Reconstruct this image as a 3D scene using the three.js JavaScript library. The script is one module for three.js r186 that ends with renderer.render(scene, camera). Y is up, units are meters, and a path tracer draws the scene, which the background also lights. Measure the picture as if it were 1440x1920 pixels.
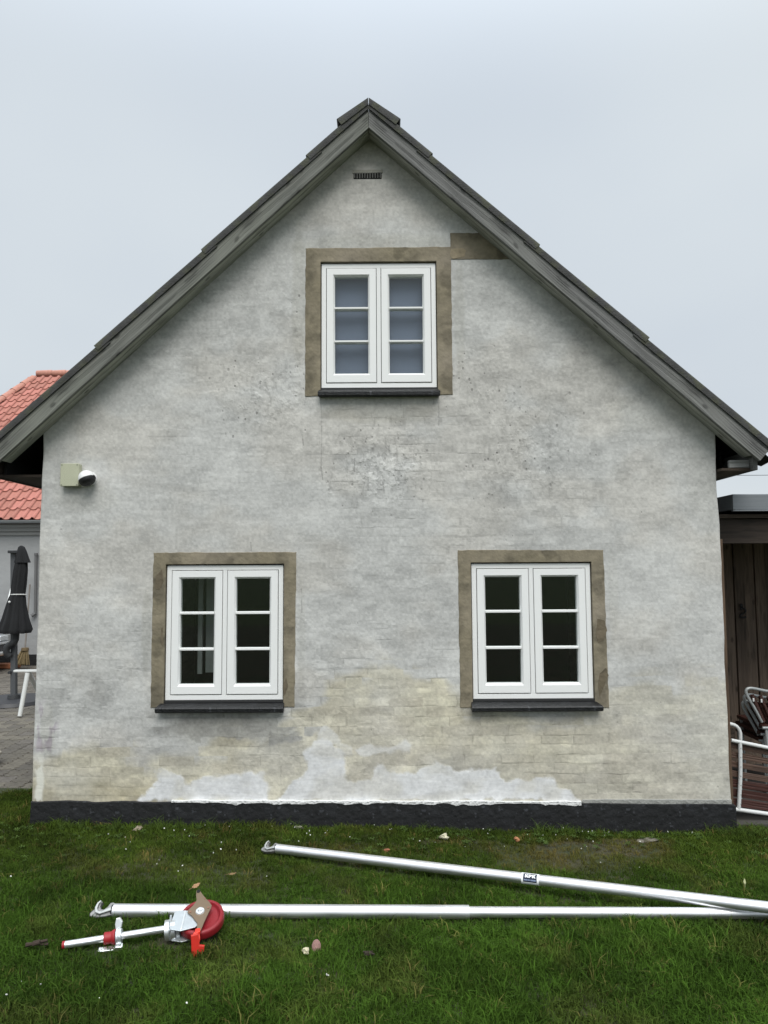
import * as THREE from 'three';
import { mergeGeometries, toCreasedNormals, mergeVertices } from 'three/addons/utils/BufferGeometryUtils.js';
import { RoundedBoxGeometry } from 'three/addons/geometries/RoundedBoxGeometry.js';

// ------------------------------------------------------------------ camera, sky, sun, exposure
const scene = new THREE.Scene();
const EYE = new THREE.Vector3(0, 1.77, 5.33);
const camera = new THREE.PerspectiveCamera(69.42, 768 / 1024, 0.05, 2000);
camera.position.copy(EYE);
camera.rotation.set(THREE.MathUtils.degToRad(4.5), 0, THREE.MathUtils.degToRad(-0.35), 'YXZ');
camera.updateMatrixWorld(true);
const renderer = new THREE.WebGLRenderer({ antialias: true });
renderer.toneMapping = THREE.LinearToneMapping;
renderer.toneMappingExposure = 1.62;
renderer.shadowMap.enabled = true;

// small deterministic noise kit
function rng(seed) { let s = seed >>> 0; return () => { s = (s + 0x6d2b79f5) >>> 0; let t = Math.imul(s ^ (s >>> 15), 1 | s); t = (t + Math.imul(t ^ (t >>> 7), 61 | t)) ^ t; return ((t ^ (t >>> 14)) >>> 0) / 4294967296; }; }
function hash(ix, iy, s) { let h = Math.imul(ix, 374761393) + Math.imul(iy, 668265263) + Math.imul(s, 1442695041); h = Math.imul(h ^ (h >>> 13), 1274126177); h ^= h >>> 16; return (h >>> 0) / 4294967296; }
function vn(x, y, s) {
  const ix = Math.floor(x), iy = Math.floor(y); let fx = x - ix, fy = y - iy;
  fx = fx * fx * (3 - 2 * fx); fy = fy * fy * (3 - 2 * fy);
  const a = hash(ix, iy, s), b = hash(ix + 1, iy, s), c = hash(ix, iy + 1, s), d = hash(ix + 1, iy + 1, s);
  return a + (b - a) * fx + (c - a) * fy + (a - b - c + d) * fx * fy;
}
function fbm(x, y, s, n = 4, g = 0.5) { let v = 0, a = 1, t = 0; for (let i = 0; i < n; i++) { v += a * vn(x, y, s + i * 17); t += a; a *= g; x *= 2.03; y *= 2.03; } return v / t; }
const clamp = (x, a = 0, b = 1) => (x < a ? a : x > b ? b : x);
const sstep = (a, b, x) => { const t = clamp((x - a) / (b - a)); return t * t * (3 - 2 * t); };
const lerp = (a, b, t) => a + (b - a) * t;
const toByte = (l) => { l = clamp(l); return Math.round(255 * (l <= 0.0031308 ? 12.92 * l : 1.055 * Math.pow(l, 1 / 2.4) - 0.055)); };

// overcast sky: pale blue grey, brighter towards the zenith as overcast skies are
{
  const W = 512, H = 256, data = new Float32Array(W * H * 4);
  for (let j = 0; j < H; j++) for (let i = 0; i < W; i++) {
    const e = ((j + 0.5) / H - 0.5) * Math.PI, az = (i / W) * Math.PI * 2, o = (j * W + i) * 4;
    const y = Math.sin(e), k = 1 / (Math.max(y, 0) + 0.25);
    const cx = Math.cos(az) * Math.cos(e) * k, cz = Math.sin(az) * Math.cos(e) * k;
    const cl = fbm(cx * 1.1 + 7, cz * 1.1 + 3, 5, 4, 0.5) - 0.5;
    let L = 0.41 + 0.05 * Math.max(y, 0) + 0.9 * Math.pow(sstep(0.52, 1.0, y), 1.15);
    L *= 1 + 0.2 * cl;
    const b = clamp(0.5 - cl * 1.6);
    data[o] = L * lerp(0.955, 0.915, b); data[o + 1] = L * lerp(1.035, 1.015, b); data[o + 2] = L * lerp(1.09, 1.13, b); data[o + 3] = 1;
  }
  const t = new THREE.DataTexture(data, W, H, THREE.RGBAFormat, THREE.FloatType);
  t.mapping = THREE.EquirectangularReflectionMapping; t.magFilter = THREE.LinearFilter; t.needsUpdate = true;
  scene.background = t; scene.environment = t;
}
const sun = new THREE.DirectionalLight(new THREE.Color(1, 0.97, 0.92), 1.5);
sun.position.set(1.8, 14.5, 9.5); sun.target.position.set(0, 1, 0);
sun.castShadow = true; sun.shadow.radius = 70;
Object.assign(sun.shadow.camera, { left: -9, right: 9, top: 9, bottom: -9, near: 0.5, far: 40 });
sun.shadow.mapSize.set(2048, 2048);
scene.add(sun, sun.target);

// ------------------------------------------------------------------ helpers
const V = (x, y, z) => new THREE.Vector3(x, y, z);
// survey helpers: a sight line of the photograph met with a plane of the place (z = wall distance, y = ground height)
function sight(px, py) { return V((px - 720) / 1386, -(py - 960) / 1386, -1).applyQuaternion(camera.quaternion); }
function onZ(px, py, z = 0) { const d = sight(px, py); return EYE.clone().addScaledVector(d, (z - EYE.z) / d.z); }
function onY(px, py, y = 0) { const d = sight(px, py); return EYE.clone().addScaledVector(d, (y - EYE.y) / d.y); }

const used = {};
function numbered(n) { used[n] = (used[n] ?? -1) + 1; return used[n] ? n + '_' + String(used[n]).padStart(3, '0') : n; }
function shade(m) { m.castShadow = true; m.receiveShadow = true; return m; }
function thing(name, label, category, pos = [0, 0, 0], group) {
  const o = new THREE.Group(); o.name = numbered(name); o.position.set(...pos); scene.add(o);
  o.userData = { label, category }; if (group) o.userData.group = group; return o;
}
function part(name, geo, mat, parent, label) {
  const m = shade(new THREE.Mesh(geo, mat)); m.name = name; parent.add(m); if (label) m.userData.label = label; return m;
}
function solo(name, label, category, geo, mat, group) {
  const m = shade(new THREE.Mesh(geo, mat)); m.name = numbered(name); scene.add(m); m.userData = { label, category }; if (group) m.userData.group = group; return m;
}
function struct(name, geo, mat) { const m = shade(new THREE.Mesh(geo, mat)); m.name = name; m.userData = { kind: 'structure' }; scene.add(m); return m; }

function texture(w, h, fn, srgb, repeat = true) {   // fn(u, v, out) -> linear rgb
  const d = new Uint8Array(w * h * 4), o = [0, 0, 0];
  for (let j = 0; j < h; j++) for (let i = 0; i < w; i++) {
    fn((i + 0.5) / w, (j + 0.5) / h, o); const k = (j * w + i) * 4;
    for (let c = 0; c < 3; c++) d[k + c] = srgb ? toByte(o[c]) : Math.round(255 * clamp(o[c]));
    d[k + 3] = 255;
  }
  const t = new THREE.DataTexture(d, w, h, THREE.RGBAFormat);
  t.magFilter = THREE.LinearFilter; t.minFilter = THREE.LinearMipmapLinearFilter; t.generateMipmaps = true;
  t.wrapS = t.wrapT = repeat ? THREE.RepeatWrapping : THREE.ClampToEdgeWrapping;
  if (srgb) t.colorSpace = THREE.SRGBColorSpace; t.needsUpdate = true; return t;
}
// tileable fbm on the unit square
function tfbm(u, v, fu, fv, s, n = 4) {
  let r = 0, a = 1, t = 0;
  for (let i = 0; i < n; i++) {
    const x = u * fu, y = v * fv, ix = Math.floor(x), iy = Math.floor(y); let fx = x - ix, fy = y - iy;
    fx = fx * fx * (3 - 2 * fx); fy = fy * fy * (3 - 2 * fy);
    const x0 = ix % fu, x1 = (ix + 1) % fu, y0 = iy % fv, y1 = (iy + 1) % fv;
    const A = hash(x0, y0, s + i), B = hash(x1, y0, s + i), C = hash(x0, y1, s + i), D = hash(x1, y1, s + i);
    r += a * (A + (B - A) * fx + (C - A) * fy + (A - B - C + D) * fx * fy); t += a; a *= 0.5; fu *= 2; fv *= 2;
  }
  return r / t;
}
function rep(t, x, y) { const c = t.clone(); c.repeat.set(x, y); c.needsUpdate = true; return c; }
const std = (o) => new THREE.MeshStandardMaterial(o);
const lin = (r, g, b) => new THREE.Color().setRGB(r, g, b);

// geometry helpers
function box(x0, x1, y0, y1, z0, z1) { const g = new THREE.BoxGeometry(x1 - x0, y1 - y0, z1 - z0); g.translate((x0 + x1) / 2, (y0 + y1) / 2, (z0 + z1) / 2); return g; }
function rbox(x0, x1, y0, y1, z0, z1, r = 0.004, s = 2) { const g = new RoundedBoxGeometry(x1 - x0, y1 - y0, z1 - z0, s, r); g.translate((x0 + x1) / 2, (y0 + y1) / 2, (z0 + z1) / 2); return g; }
function tube(pts, r, seg = 24, rad = 10, closed = false, smooth = true) {
  const vs = pts.map((p) => (p.isVector3 ? p : V(...p)));
  let curve;
  if (smooth) curve = new THREE.CatmullRomCurve3(vs, closed, 'centripetal');
  else { curve = new THREE.CurvePath(); for (let i = 1; i < vs.length; i++) curve.add(new THREE.LineCurve3(vs[i - 1], vs[i])); }
  const g = new THREE.TubeGeometry(curve, seg, r, rad, closed);
  if (closed) return g;
  const caps = [g.toNonIndexed()];
  for (const [p, q] of [[vs[0], vs[1]], [vs[vs.length - 1], vs[vs.length - 2]]]) {
    const c = new THREE.CircleGeometry(r, rad); c.applyQuaternion(new THREE.Quaternion().setFromUnitVectors(V(0, 0, 1), p.clone().sub(q).normalize())); c.translate(p.x, p.y, p.z); caps.push(c.toNonIndexed());
  }
  return mergeGeometries(caps);
}
function rod(a, b, r0, r1 = r0, rad = 20) {   // straight cylinder between two points
  const d = b.clone().sub(a), g = new THREE.CylinderGeometry(r1, r0, d.length(), rad, 1);
  g.applyQuaternion(new THREE.Quaternion().setFromUnitVectors(V(0, 1, 0), d.clone().normalize())); const c = a.clone().add(b).multiplyScalar(0.5); g.translate(c.x, c.y, c.z); return g;
}
// prism: closed profile of [u, v] carried along w from w0 to w1; put(u, v, w) gives the point
function prism(profile, w0, w1, put, crease = 0.6, flip = false) {
  const pos = [], uv = [], n = profile.length; let per = 0;
  const tri = (a, b, c, ua, ub, uc) => { if (flip) { [b, c] = [c, b]; [ub, uc] = [uc, ub]; } pos.push(...a, ...b, ...c); uv.push(...ua, ...ub, ...uc); };
  for (let i = 0; i < n; i++) {
    const p = profile[i], q = profile[(i + 1) % n], L = Math.hypot(q[0] - p[0], q[1] - p[1]);
    const a = put(p[0], p[1], w0), b = put(q[0], q[1], w0), c = put(q[0], q[1], w1), d = put(p[0], p[1], w1);
    tri(a, b, c, [w0, per], [w0, per + L], [w1, per + L]); tri(a, c, d, [w0, per], [w1, per + L], [w1, per]); per += L;
  }
  const shape = profile.map((p) => new THREE.Vector2(p[0], p[1])), faces = THREE.ShapeUtils.triangulateShape(shape, []);
  for (const f of faces) {
    const P = f.map((k) => profile[k]);
    tri(...[P[0], P[2], P[1]].map((p) => put(p[0], p[1], w0)), ...[P[0], P[2], P[1]].map((p) => [p[0], p[1]]));
    tri(...P.map((p) => put(p[0], p[1], w1)), ...P.map((p) => [p[0], p[1]]));
  }
  const g = new THREE.BufferGeometry();
  g.setAttribute('position', new THREE.Float32BufferAttribute(pos, 3)); g.setAttribute('uv', new THREE.Float32BufferAttribute(uv, 2));
  return toCreasedNormals(g, crease);
}
// mitred rectangular ring: list of [inset, z] from the outer back to the inner back; per side factors of the inset
function ring(l, r, b, t, steps, k = { l: 1, r: 1, b: 1, t: 1 }) {
  const pos = [], uv = [], R = steps.map(([i, z]) => [[l + i * k.l, b + i * k.b, z], [r - i * k.r, b + i * k.b, z], [r - i * k.r, t - i * k.t, z], [l + i * k.l, t - i * k.t, z]]);
  for (let s = 0; s + 1 < R.length; s++) for (let c = 0; c < 4; c++) {
    const a = R[s][c], bb = R[s][(c + 1) % 4], cc = R[s + 1][(c + 1) % 4], d = R[s + 1][c];
    for (const q of [a, bb, cc, a, cc, d]) { pos.push(...q); uv.push(q[0], q[1]); }
  }
  const g = new THREE.BufferGeometry(); g.setAttribute('position', new THREE.Float32BufferAttribute(pos, 3)); g.setAttribute('uv', new THREE.Float32BufferAttribute(uv, 2)); g.computeVertexNormals(); return g;
}
function planar(g, f) { const p = g.attributes.position, u = new Float32Array(p.count * 2); for (let i = 0; i < p.count; i++) { const [a, b] = f(p.getX(i), p.getY(i), p.getZ(i)); u[i * 2] = a; u[i * 2 + 1] = b; } g.setAttribute('uv', new THREE.BufferAttribute(u, 2)); return g; }
function poly(pts) { const s = new THREE.Shape(); pts.forEach(([x, y], i) => (i ? s.lineTo(x, y) : s.moveTo(x, y))); s.closePath(); return s; }
function ragged(pts, step, amp, seed) {   // walk a polygon's edges in small steps with a little wander
  const out = [], n = pts.length;
  for (let i = 0; i < n; i++) {
    const a = pts[i], b = pts[(i + 1) % n], L = Math.hypot(b[0] - a[0], b[1] - a[1]), m = Math.max(1, Math.round(L / step)), nx = -(b[1] - a[1]) / L, ny = (b[0] - a[0]) / L;
    for (let k = 0; k < m; k++) { const t = k / m, w = k ? (fbm((t * L) / 0.06 + i * 37, seed, seed, 3, 0.6) - 0.5) * 2 * amp : 0; out.push([lerp(a[0], b[0], t) + nx * w, lerp(a[1], b[1], t) + ny * w]); }
  }
  return out;
}
function extrude(shape, z0, z1, bevel = 0) {
  const g = new THREE.ExtrudeGeometry(shape, { depth: z1 - z0 - 2 * bevel, bevelEnabled: bevel > 0, bevelThickness: bevel, bevelSize: bevel, bevelOffset: -bevel, bevelSegments: 2, curveSegments: 16 });
  g.translate(0, 0, z0 + bevel); return g;
}
// height of the ground under the lawn
function groundY(x, z) {
  const near = Math.exp(-Math.max(z, 0) / 0.7), b = -(0.03 + 0.02 * clamp(x, -3, 3)) * near;
  return b + (fbm(x * 1.7 + 50, z * 1.7 + 50, 91, 3) - 0.5) * 0.03 - 0.012;
}

// ------------------------------------------------------------------ the house: measures
const HL = -2.487, HR = 2.423, DEEP = -8.2;          // side faces, back face
const APX = -0.095, APY = 5.2;                        // apex line of the verge covers
const TL = THREE.MathUtils.degToRad(43.0), TR = THREE.MathUtils.degToRad(42.0);
// slope frames: s metres down the slope from the apex, n metres out of the roof, z depth
const slopeL = (s, n, z) => [APX - Math.cos(TL) * s - Math.sin(TL) * n, APY - Math.sin(TL) * s + Math.cos(TL) * n, z];
const slopeR = (s, n, z) => [APX + Math.cos(TR) * s + Math.sin(TR) * n, APY - Math.sin(TR) * s + Math.cos(TR) * n, z];
const WINS = { left: [-1.565, -0.728, 0.857, 1.812], right: [0.627, 1.482, 0.853, 1.812], top: [-0.454, 0.394, 3.107, 4.047] };

// ------------------------------------------------------------------ materials
const M2 = (px, py) => { const p = onZ(px, py, 0); return [p.x, p.y]; };   // wall survey: photo sight line to wall metres
function inside(pts, x, y) { let c = false; for (let i = 0, j = pts.length - 1; i < pts.length; j = i++) { const [xi, yi] = pts[i], [xj, yj] = pts[j]; if (yi > y !== yj > y && x < ((xj - xi) * (y - yi)) / (yj - yi) + xi) c = !c; } return c; }
function polyDist(pts, x, y) { let d = 1e9; for (let i = 0, j = pts.length - 1; i < pts.length; j = i++) { const [ax, ay] = pts[j], [bx, by] = pts[i], ux = bx - ax, uy = by - ay, t = clamp(((x - ax) * ux + (y - ay) * uy) / (ux * ux + uy * uy)); d = Math.min(d, Math.hypot(x - ax - ux * t, y - ay - uy * t)); } return inside(pts, x, y) ? d : -d; }
const cement = [
  [[262, 1502], [285, 1480], [298, 1465], [294, 1448], [308, 1438], [325, 1443], [341, 1450], [346, 1470], [358, 1476], [370, 1460], [390, 1452], [420, 1455], [450, 1452], [470, 1442], [490, 1452], [503, 1475], [498, 1502]],
  [[520, 1502], [548, 1470], [566, 1452], [576, 1440], [571, 1415], [590, 1393], [612, 1388], [628, 1400], [646, 1417], [650, 1430], [646, 1452], [652, 1466], [698, 1464], [700, 1436], [716, 1430], [732, 1442], [742, 1453], [775, 1450], [800, 1437], [820, 1431], [850, 1442], [880, 1440], [930, 1440], [940, 1457], [960, 1463], [1000, 1460], [1040, 1460], [1050, 1475], [1080, 1502]],
  [[658, 1404], [676, 1400], [700, 1398], [728, 1402], [745, 1390], [764, 1386], [774, 1397], [768, 1408], [740, 1410], [700, 1414], [672, 1415]],
  [[590, 1376], [612, 1362], [634, 1372], [640, 1392], [660, 1402], [668, 1416], [655, 1422], [628, 1398], [600, 1396]],
].map((c) => c.map(([a, b]) => M2(a, b)));
const cementBox = cement.map((c) => [Math.min(...c.map((p) => p[0])) - 0.1, Math.max(...c.map((p) => p[0])) + 0.1, Math.min(...c.map((p) => p[1])) - 0.1, Math.max(...c.map((p) => p[1])) + 0.1]);
const yTop = [[-2.6, 1390], [-1.9, 1392], [-1.7, 1415], [-1.45, 1392], [-0.9, 1385], [-0.6, 1330], [-0.3, 1262], [0.1, 1250], [0.35, 1262], [0.6, 1318], [1.0, 1340], [1.5, 1330], [1.9, 1290], [2.5, 1250]].map(([x, p]) => [x, onZ(720, p, 0).y]);
function along(tab, x) { for (let i = 1; i < tab.length; i++) if (x < tab[i][0]) { const t = clamp((x - tab[i - 1][0]) / (tab[i][0] - tab[i - 1][0])); return lerp(tab[i - 1][1], tab[i][1], t * t * (3 - 2 * t)); } return tab[tab.length - 1][1]; }
const scuffs = [[715, 880, 0.30, 0.24, 1], [1010, 820, 0.3, 0.26, 0.55], [500, 740, 0.3, 0.26, 0.75], [905, 720, 0.25, 0.2, 0.5], [960, 900, 0.26, 0.16, 0.4], [590, 640, 0.12, 0.3, 0.3]].map(([a, b, rx, ry, k]) => [...M2(a, b), rx, ry, k]);
const stains = [[708, 460, 0.55, 0.09, 0.6], [560, 560, 0.05, 0.5, 0.5], [275, 1180, 0.035, 0.3, 0.55], [565, 1180, 0.03, 0.4, 0.3], [862, 600, 0.04, 0.4, 0.45], [1150, 1120, 0.04, 0.3, 0.3], [713, 770, 0.42, 0.09, 0.8], [430, 1365, 0.42, 0.12, 0.55], [1005, 1350, 0.45, 0.06, 0.4], [88, 1370, 0.05, 0.2, 0.5], [1230, 770, 0.35, 0.16, 0.35], [160, 935, 0.2, 0.1, 0.35], [90, 800, 0.3, 0.1, 0.3], [1320, 900, 0.12, 0.4, 0.25]].map(([a, b, rx, ry, k]) => [...M2(a, b), rx, ry, k]);
const cracks = [[[602, 745], [603, 800], [602, 878], [605, 900]], [[470, 1018], [471, 1034]], [[665, 860], [664, 885]], [[565, 1105], [566, 1150]], [[718, 905], [720, 925]], [[822, 752], [823, 800]], [[566, 815], [569, 836]], [[1065, 738], [1060, 742]]].map((c) => c.map(([a, b]) => M2(a, b)));
const dots = (() => { const r = rng(77), o = []; for (const [cx, cy, rx, ry, k] of scuffs) for (let i = 0; i < 46 * k; i++) { const a = r() * 6.28, q = Math.sqrt(r()) * 1.5; o.push([cx + Math.cos(a) * q * rx, cy + Math.sin(a) * q * ry, 0.003 + 0.006 * r() * r() + 0.002, 0.25 + 0.6 * r()]); } for (let i = 0; i < 70; i++) o.push([lerp(HL, HR, r()), 0.2 + r() * 4, 0.002 + 0.003 * r(), 0.2 + 0.5 * r()]); return o; })();
// buckets, so that each texel only looks at the dots near it
const dotGrid = new Map(); for (const d of dots) for (let a = -1; a <= 1; a++) for (let b = -1; b <= 1; b++) { const k = (Math.floor(d[0] / 0.05) + a) * 4096 + Math.floor(d[1] / 0.05) + b; if (!dotGrid.has(k)) dotGrid.set(k, []); dotGrid.get(k).push(d); }

const WALL_SPAN = 5.3, WX0 = -2.7, WY0 = -0.1;
const wallHeight = new Float32Array(2048 * 2048);
const wallColor = (() => {
  let n = -1;
  return texture(2048, 2048, (u, v, o) => {
    n++;
    const X = WX0 + u * WALL_SPAN, Y = WY0 + v * WALL_SPAN;
    if (Y > APY - 0.92 * Math.abs(X - APX) + 0.05 || X < HL - 0.05 || X > HR + 0.2) { o[0] = o[1] = o[2] = 0.4; wallHeight[n] = 0.5; return; }
    let h = 0.5;
    // uneven skim coat: broad cloud, trowel strokes, grain
    const big = fbm(X * 0.9 + 11, Y * 1.1 + 4, 1, 3), mid = fbm(X * 2.6 + 3, Y * 5.2 + 8, 21, 4), str = fbm(X * 6 + mid * 1.2, Y * 26, 31, 4), blot = fbm(X * 9, Y * 11, 41, 4), fine = fbm(X * 60, Y * 60, 51, 3), grit = hash(n, 7, 3);
    let t = 0.985 + (big - 0.5) * 0.16 + (mid - 0.5) * 0.24 + (str - 0.5) * 0.2 + (blot - 0.5) * 0.28 + (fine - 0.5) * 0.36 + (grit - 0.5) * 0.09;
    const warm = sstep(0.48, 0.68, fbm(X * 1.6 + 31, Y * 2.2 + 17, 61, 4));
    let r = lerp(0.496, 0.486, warm), g = lerp(0.494, 0.472, warm), b = lerp(0.475, 0.440, warm);
    h += (mid - 0.5) * 0.2 + (str - 0.5) * 0.16 + (blot - 0.5) * 0.16 + (fine - 0.5) * 0.12;
    // trowel dabs: patches with an edge, laid over one another
    const lowB = sstep(1.5, 0.7, Y);
    const dw = fbm(X * 5 + 60, Y * 5 + 60, 151, 2) * 0.5, d1 = fbm(X * 4.2 + dw, Y * 9 + 5, 152, 4), d2 = fbm(X * 7 + 20, Y * 15 + dw, 153, 4), d3 = fbm(X * 2.2 + 8, Y * 3.6 + 30, 154, 4);
    const p1 = sstep(0.535, 0.56, d1), p2 = sstep(0.56, 0.585, d2), p3 = sstep(0.55, 0.575, d3), e1 = sstep(0.022, 0.0, Math.abs(d1 - 0.53)), e2 = sstep(0.02, 0.0, Math.abs(d2 - 0.555)), busy = 0.25 + 0.75 * sstep(0.45, 0.65, fbm(X * 0.9 + 3, Y * 1.1 + 40, 155, 2)) + 0.4 * lowB;
    t *= 1 + busy * (0.085 * p1 - 0.075 * p2 - 0.06 * p3 - 0.03 * e1 - 0.025 * e2); h += busy * (0.035 * p1 - 0.025 * p2 - 0.02 * p3);
    // bricks showing through
    const wx = X + (fbm(X * 7, Y * 7, 71, 2) - 0.5) * 0.03, wy = Y + (fbm(X * 5 + 9, Y * 6, 72, 3) - 0.5) * 0.024;
    const row = Math.floor(wy / 0.067), fy = wy / 0.067 - row, bw = row & 1 ? 0.24 : 0.12 + 0.12 * (hash(row, 3, 9) > 0.35 ? 1 : 0), off = hash(row, 1, 5) * bw, col = Math.floor((wx + off) / bw), fx = ((wx + off) / bw - col) * bw;
    const jy = Math.min(fy, 1 - fy) * 0.067, jx = Math.min(fx, bw - fx);
    const vis0 = sstep(0.42, 0.66, fbm(X * 1.3 + 70, Y * 1.7 + 20, 81, 3));
    const centre = Math.exp(-Math.pow((X + 0.05) / 0.75, 2) - Math.pow((Y - 2.55) / 0.5, 2)), low = Math.exp(-Math.pow((X - 0.0) / 0.8, 2) - Math.pow((Y - 1.0) / 0.38, 2)), lowL = sstep(1.0, 0.6, Y);
    const vis = clamp(vis0 * 0.55 + centre * 0.75 + low * 0.85 + lowL * 0.4);
    const bh = hash(row, col, 13), onH = sstep(0.38, 0.62, fbm(X * 3.5, row * 3.1, 83, 2)), onV = hash(row, col, 29) > 0.5 ? 1 : 0.15;
    const jr = fbm(X * 26, Y * 26, 85, 3) * 0.012 - 0.004, brk = sstep(0.4, 0.62, fbm(X * 8, Y * 14, 84, 3)), line = Math.max(sstep(0.017, 0.002, jy + jr) * onH, sstep(0.016, 0.002, jx + jr) * onV) * brk;
    t *= 1 - line * vis * 0.21; h -= line * vis * 0.12;
    { const soft = sstep(0.0, 0.02, Math.min(jy, jx) + fbm(X * 20, Y * 24, 86, 2) * 0.016 - 0.005); t *= 1 + (bh > 0.82 ? 0.1 : bh < 0.16 ? -0.13 : (bh - 0.5) * 0.06) * vis * soft; } h += (bh - 0.5) * 0.07 * vis;
    // bare lime below: yellowish, in brick-edged tongues
    const edge = along(yTop, X) + (fbm(X * 3.4, Y * 3.4, 91, 4) - 0.5) * 0.34 + (hash(row, col, 17) - 0.5) * 0.12;
    let yel = sstep(0.05, -0.09, Y - edge) * (0.35 + 0.65 * fbm(X * 2.6 + 5, Y * 3.4, 93, 4) * 1.5);
    yel = clamp(yel) * lerp(1, 0.55, sstep(0.9, 2.2, X));
    const yb = hash(row, col, 37);
    r = lerp(r, 0.485 + (yb - 0.5) * 0.13, yel * 0.85); g = lerp(g, 0.448 + (yb - 0.5) * 0.13, yel * 0.85); b = lerp(b, 0.342 + (yb - 0.5) * 0.1, yel * 0.85);
    const light = sstep(0.62, 0.75, fbm(X * 7 + 2, Y * 13, 95, 3)) * yel; r += light * 0.09; g += light * 0.085; b += light * 0.06;
    // dark ochre line at the foot
    const foot = sstep(0.14, 0.02, Math.abs(Y - 0.2 - 0.02 * fbm(X * 6, 3, 3, 2))) * sstep(-0.9, -1.8, X) * fbm(X * 5, Y * 9, 97, 3); r *= 1 - foot * 0.28; g *= 1 - foot * 0.32; b *= 1 - foot * 0.45;
    // grey skim left under the left sill, its edge following the bricks
    { const q = Math.hypot((X + 1.12) / 0.52, (Y - 0.70) / 0.15) + (hash(row, col, 43) - 0.5) * 0.75 + (fbm(X * 12, Y * 12, 103, 3) - 0.5) * 0.5, m = sstep(1.05, 0.9, q) * sstep(0.52, 0.56, Y) * 0.85; const gy = 0.345 * (1 + (blot - 0.5) * 0.25); r = lerp(r, gy * 1.01, m); g = lerp(g, gy, m); b = lerp(b, gy * 0.95, m); }
    // stains
    for (const [cx, cy, rx, ry, k] of stains) { const dx = (X - cx) / rx, dy = (Y - cy) / ry, q = dx * dx + dy * dy; if (q < 4) { const m = k * sstep(1.6, 0.4, q * (0.55 + 0.9 * fbm(X * 8, Y * 8, 101, 3))); t *= 1 - 0.2 * m; r *= 1 + 0.012 * m; b *= 1 - 0.05 * m; } }
    // scuffed, pitted places
    for (const [cx, cy, rx, ry, k] of scuffs) { const dx = (X - cx) / rx, dy = (Y - cy) / ry, q = dx * dx + dy * dy; if (q < 6) { const f = fbm(X * 52, Y * 30, 111, 3), m = k * Math.exp(-q * 0.7) * sstep(0.5, 0.72, f); t *= 1 - 0.24 * m; h -= 0.2 * m; const l = k * Math.exp(-q * 0.8) * sstep(0.56, 0.74, fbm(X * 30 + 9, Y * 30, 115, 3)); t *= 1 + 0.12 * l; h += 0.2 * l; } }
    const bucket = dotGrid.get(Math.floor(X / 0.05) * 4096 + Math.floor(Y / 0.05));
    if (bucket) for (const [dx, dy, dr, dk] of bucket) { const q = Math.hypot((X - dx) * 1.3, (Y - dy) * 0.8) / dr; if (q < 1.6) { const m = dk * sstep(1.5, 0.5, q); t *= 1 - 0.5 * m; h -= 0.4 * m; } }
    for (const c of cracks) for (let i = 1; i < c.length; i++) { const [ax, ay] = c[i - 1], [bx, by] = c[i]; if (X < Math.min(ax, bx) - 0.03 || X > Math.max(ax, bx) + 0.03 || Y < Math.min(ay, by) - 0.02 || Y > Math.max(ay, by) + 0.02) continue; const ux = bx - ax, uy = by - ay, q = clamp(((X - ax) * ux + (Y - ay) * uy) / (ux * ux + uy * uy)), d = Math.hypot(X - ax - ux * q, Y - ay - uy * q) + (fbm(X * 60, Y * 60, 5, 2) - 0.5) * 0.004, m = sstep(0.005, 0.001, d) * sstep(0.25, 0.6, fbm(X * 20, Y * 12, 6, 2) + 0.15); t *= 1 - 0.26 * m; h -= 0.2 * m; }
    r *= t; g *= t; b *= t;
    // bright fresh cement along the foot
    for (let i = 0; i < cement.length; i++) {
      const bb = cementBox[i]; if (X < bb[0] || X > bb[1] || Y < bb[2] || Y > bb[3]) continue;
      const d = polyDist(cement[i], X, Y) + (fbm(X * 14, Y * 14, 121, 4) - 0.5) * 0.085, m = sstep(-0.014, 0.016, d) * (0.72 + 0.5 * sstep(0.3, 0.6, fbm(X * 5, Y * 8, 125, 3))) * (i === 3 ? 0.45 : i === 2 ? 0.75 : 0.93), sc = fbm(X * 14, Y * 70, 123, 3), c = 0.65 * (1 + (sc - 0.5) * 0.1 + (blot - 0.5) * 0.34 + (fine - 0.5) * 0.3);
      r = lerp(r, c * 0.99, m); g = lerp(g, c * 0.99, m); b = lerp(b, c * 0.975, m); h = lerp(h, 0.66 + (sc - 0.5) * 0.1 + (blot - 0.5) * 0.25, m);
    }
    // white ragged lip just above the plinth
    const lipY = -9 + 0.158 - 0.006 * X + (fbm(X * 9, 2, 131, 3) - 0.5) * 0.03, lip = sstep(0.028, 0.012, Math.abs(Y - lipY)) * sstep(-2.2, -1.3, X) * sstep(1.36, 1.25, X) * sstep(0.3, 0.5, fbm(X * 16, Y * 40, 133, 3)); 
    r = lerp(r, 0.74, lip); g = lerp(g, 0.74, lip); b = lerp(b, 0.73, lip); h = lerp(h, 0.9, lip);
    // flaking corner at the lower left: white paint along the arris, violet-grey rubs higher up
    const arris = X - HL, fl = sstep(0.05, 0.02, Math.abs(arris - 0.035 - 0.03 * fbm(Y * 9, 1, 141, 2)) * 1.3) * sstep(0.55, 0.4, Y) * sstep(0.4, 0.55, fbm(X * 24, Y * 14, 143, 3)); r = lerp(r, 0.66, fl); g = lerp(g, 0.65, fl); b = lerp(b, 0.58, fl);
    const rub = sstep(0.1, 0.05, Math.abs(arris - 0.09)) * sstep(0.25, 0.1, Math.abs(Y - 0.66)) * sstep(0.5, 0.66, fbm(X * 22, Y * 9, 145, 3)); r *= 1 - 0.28 * rub; g *= 1 - 0.34 * rub; b *= 1 - 0.26 * rub;
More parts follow.
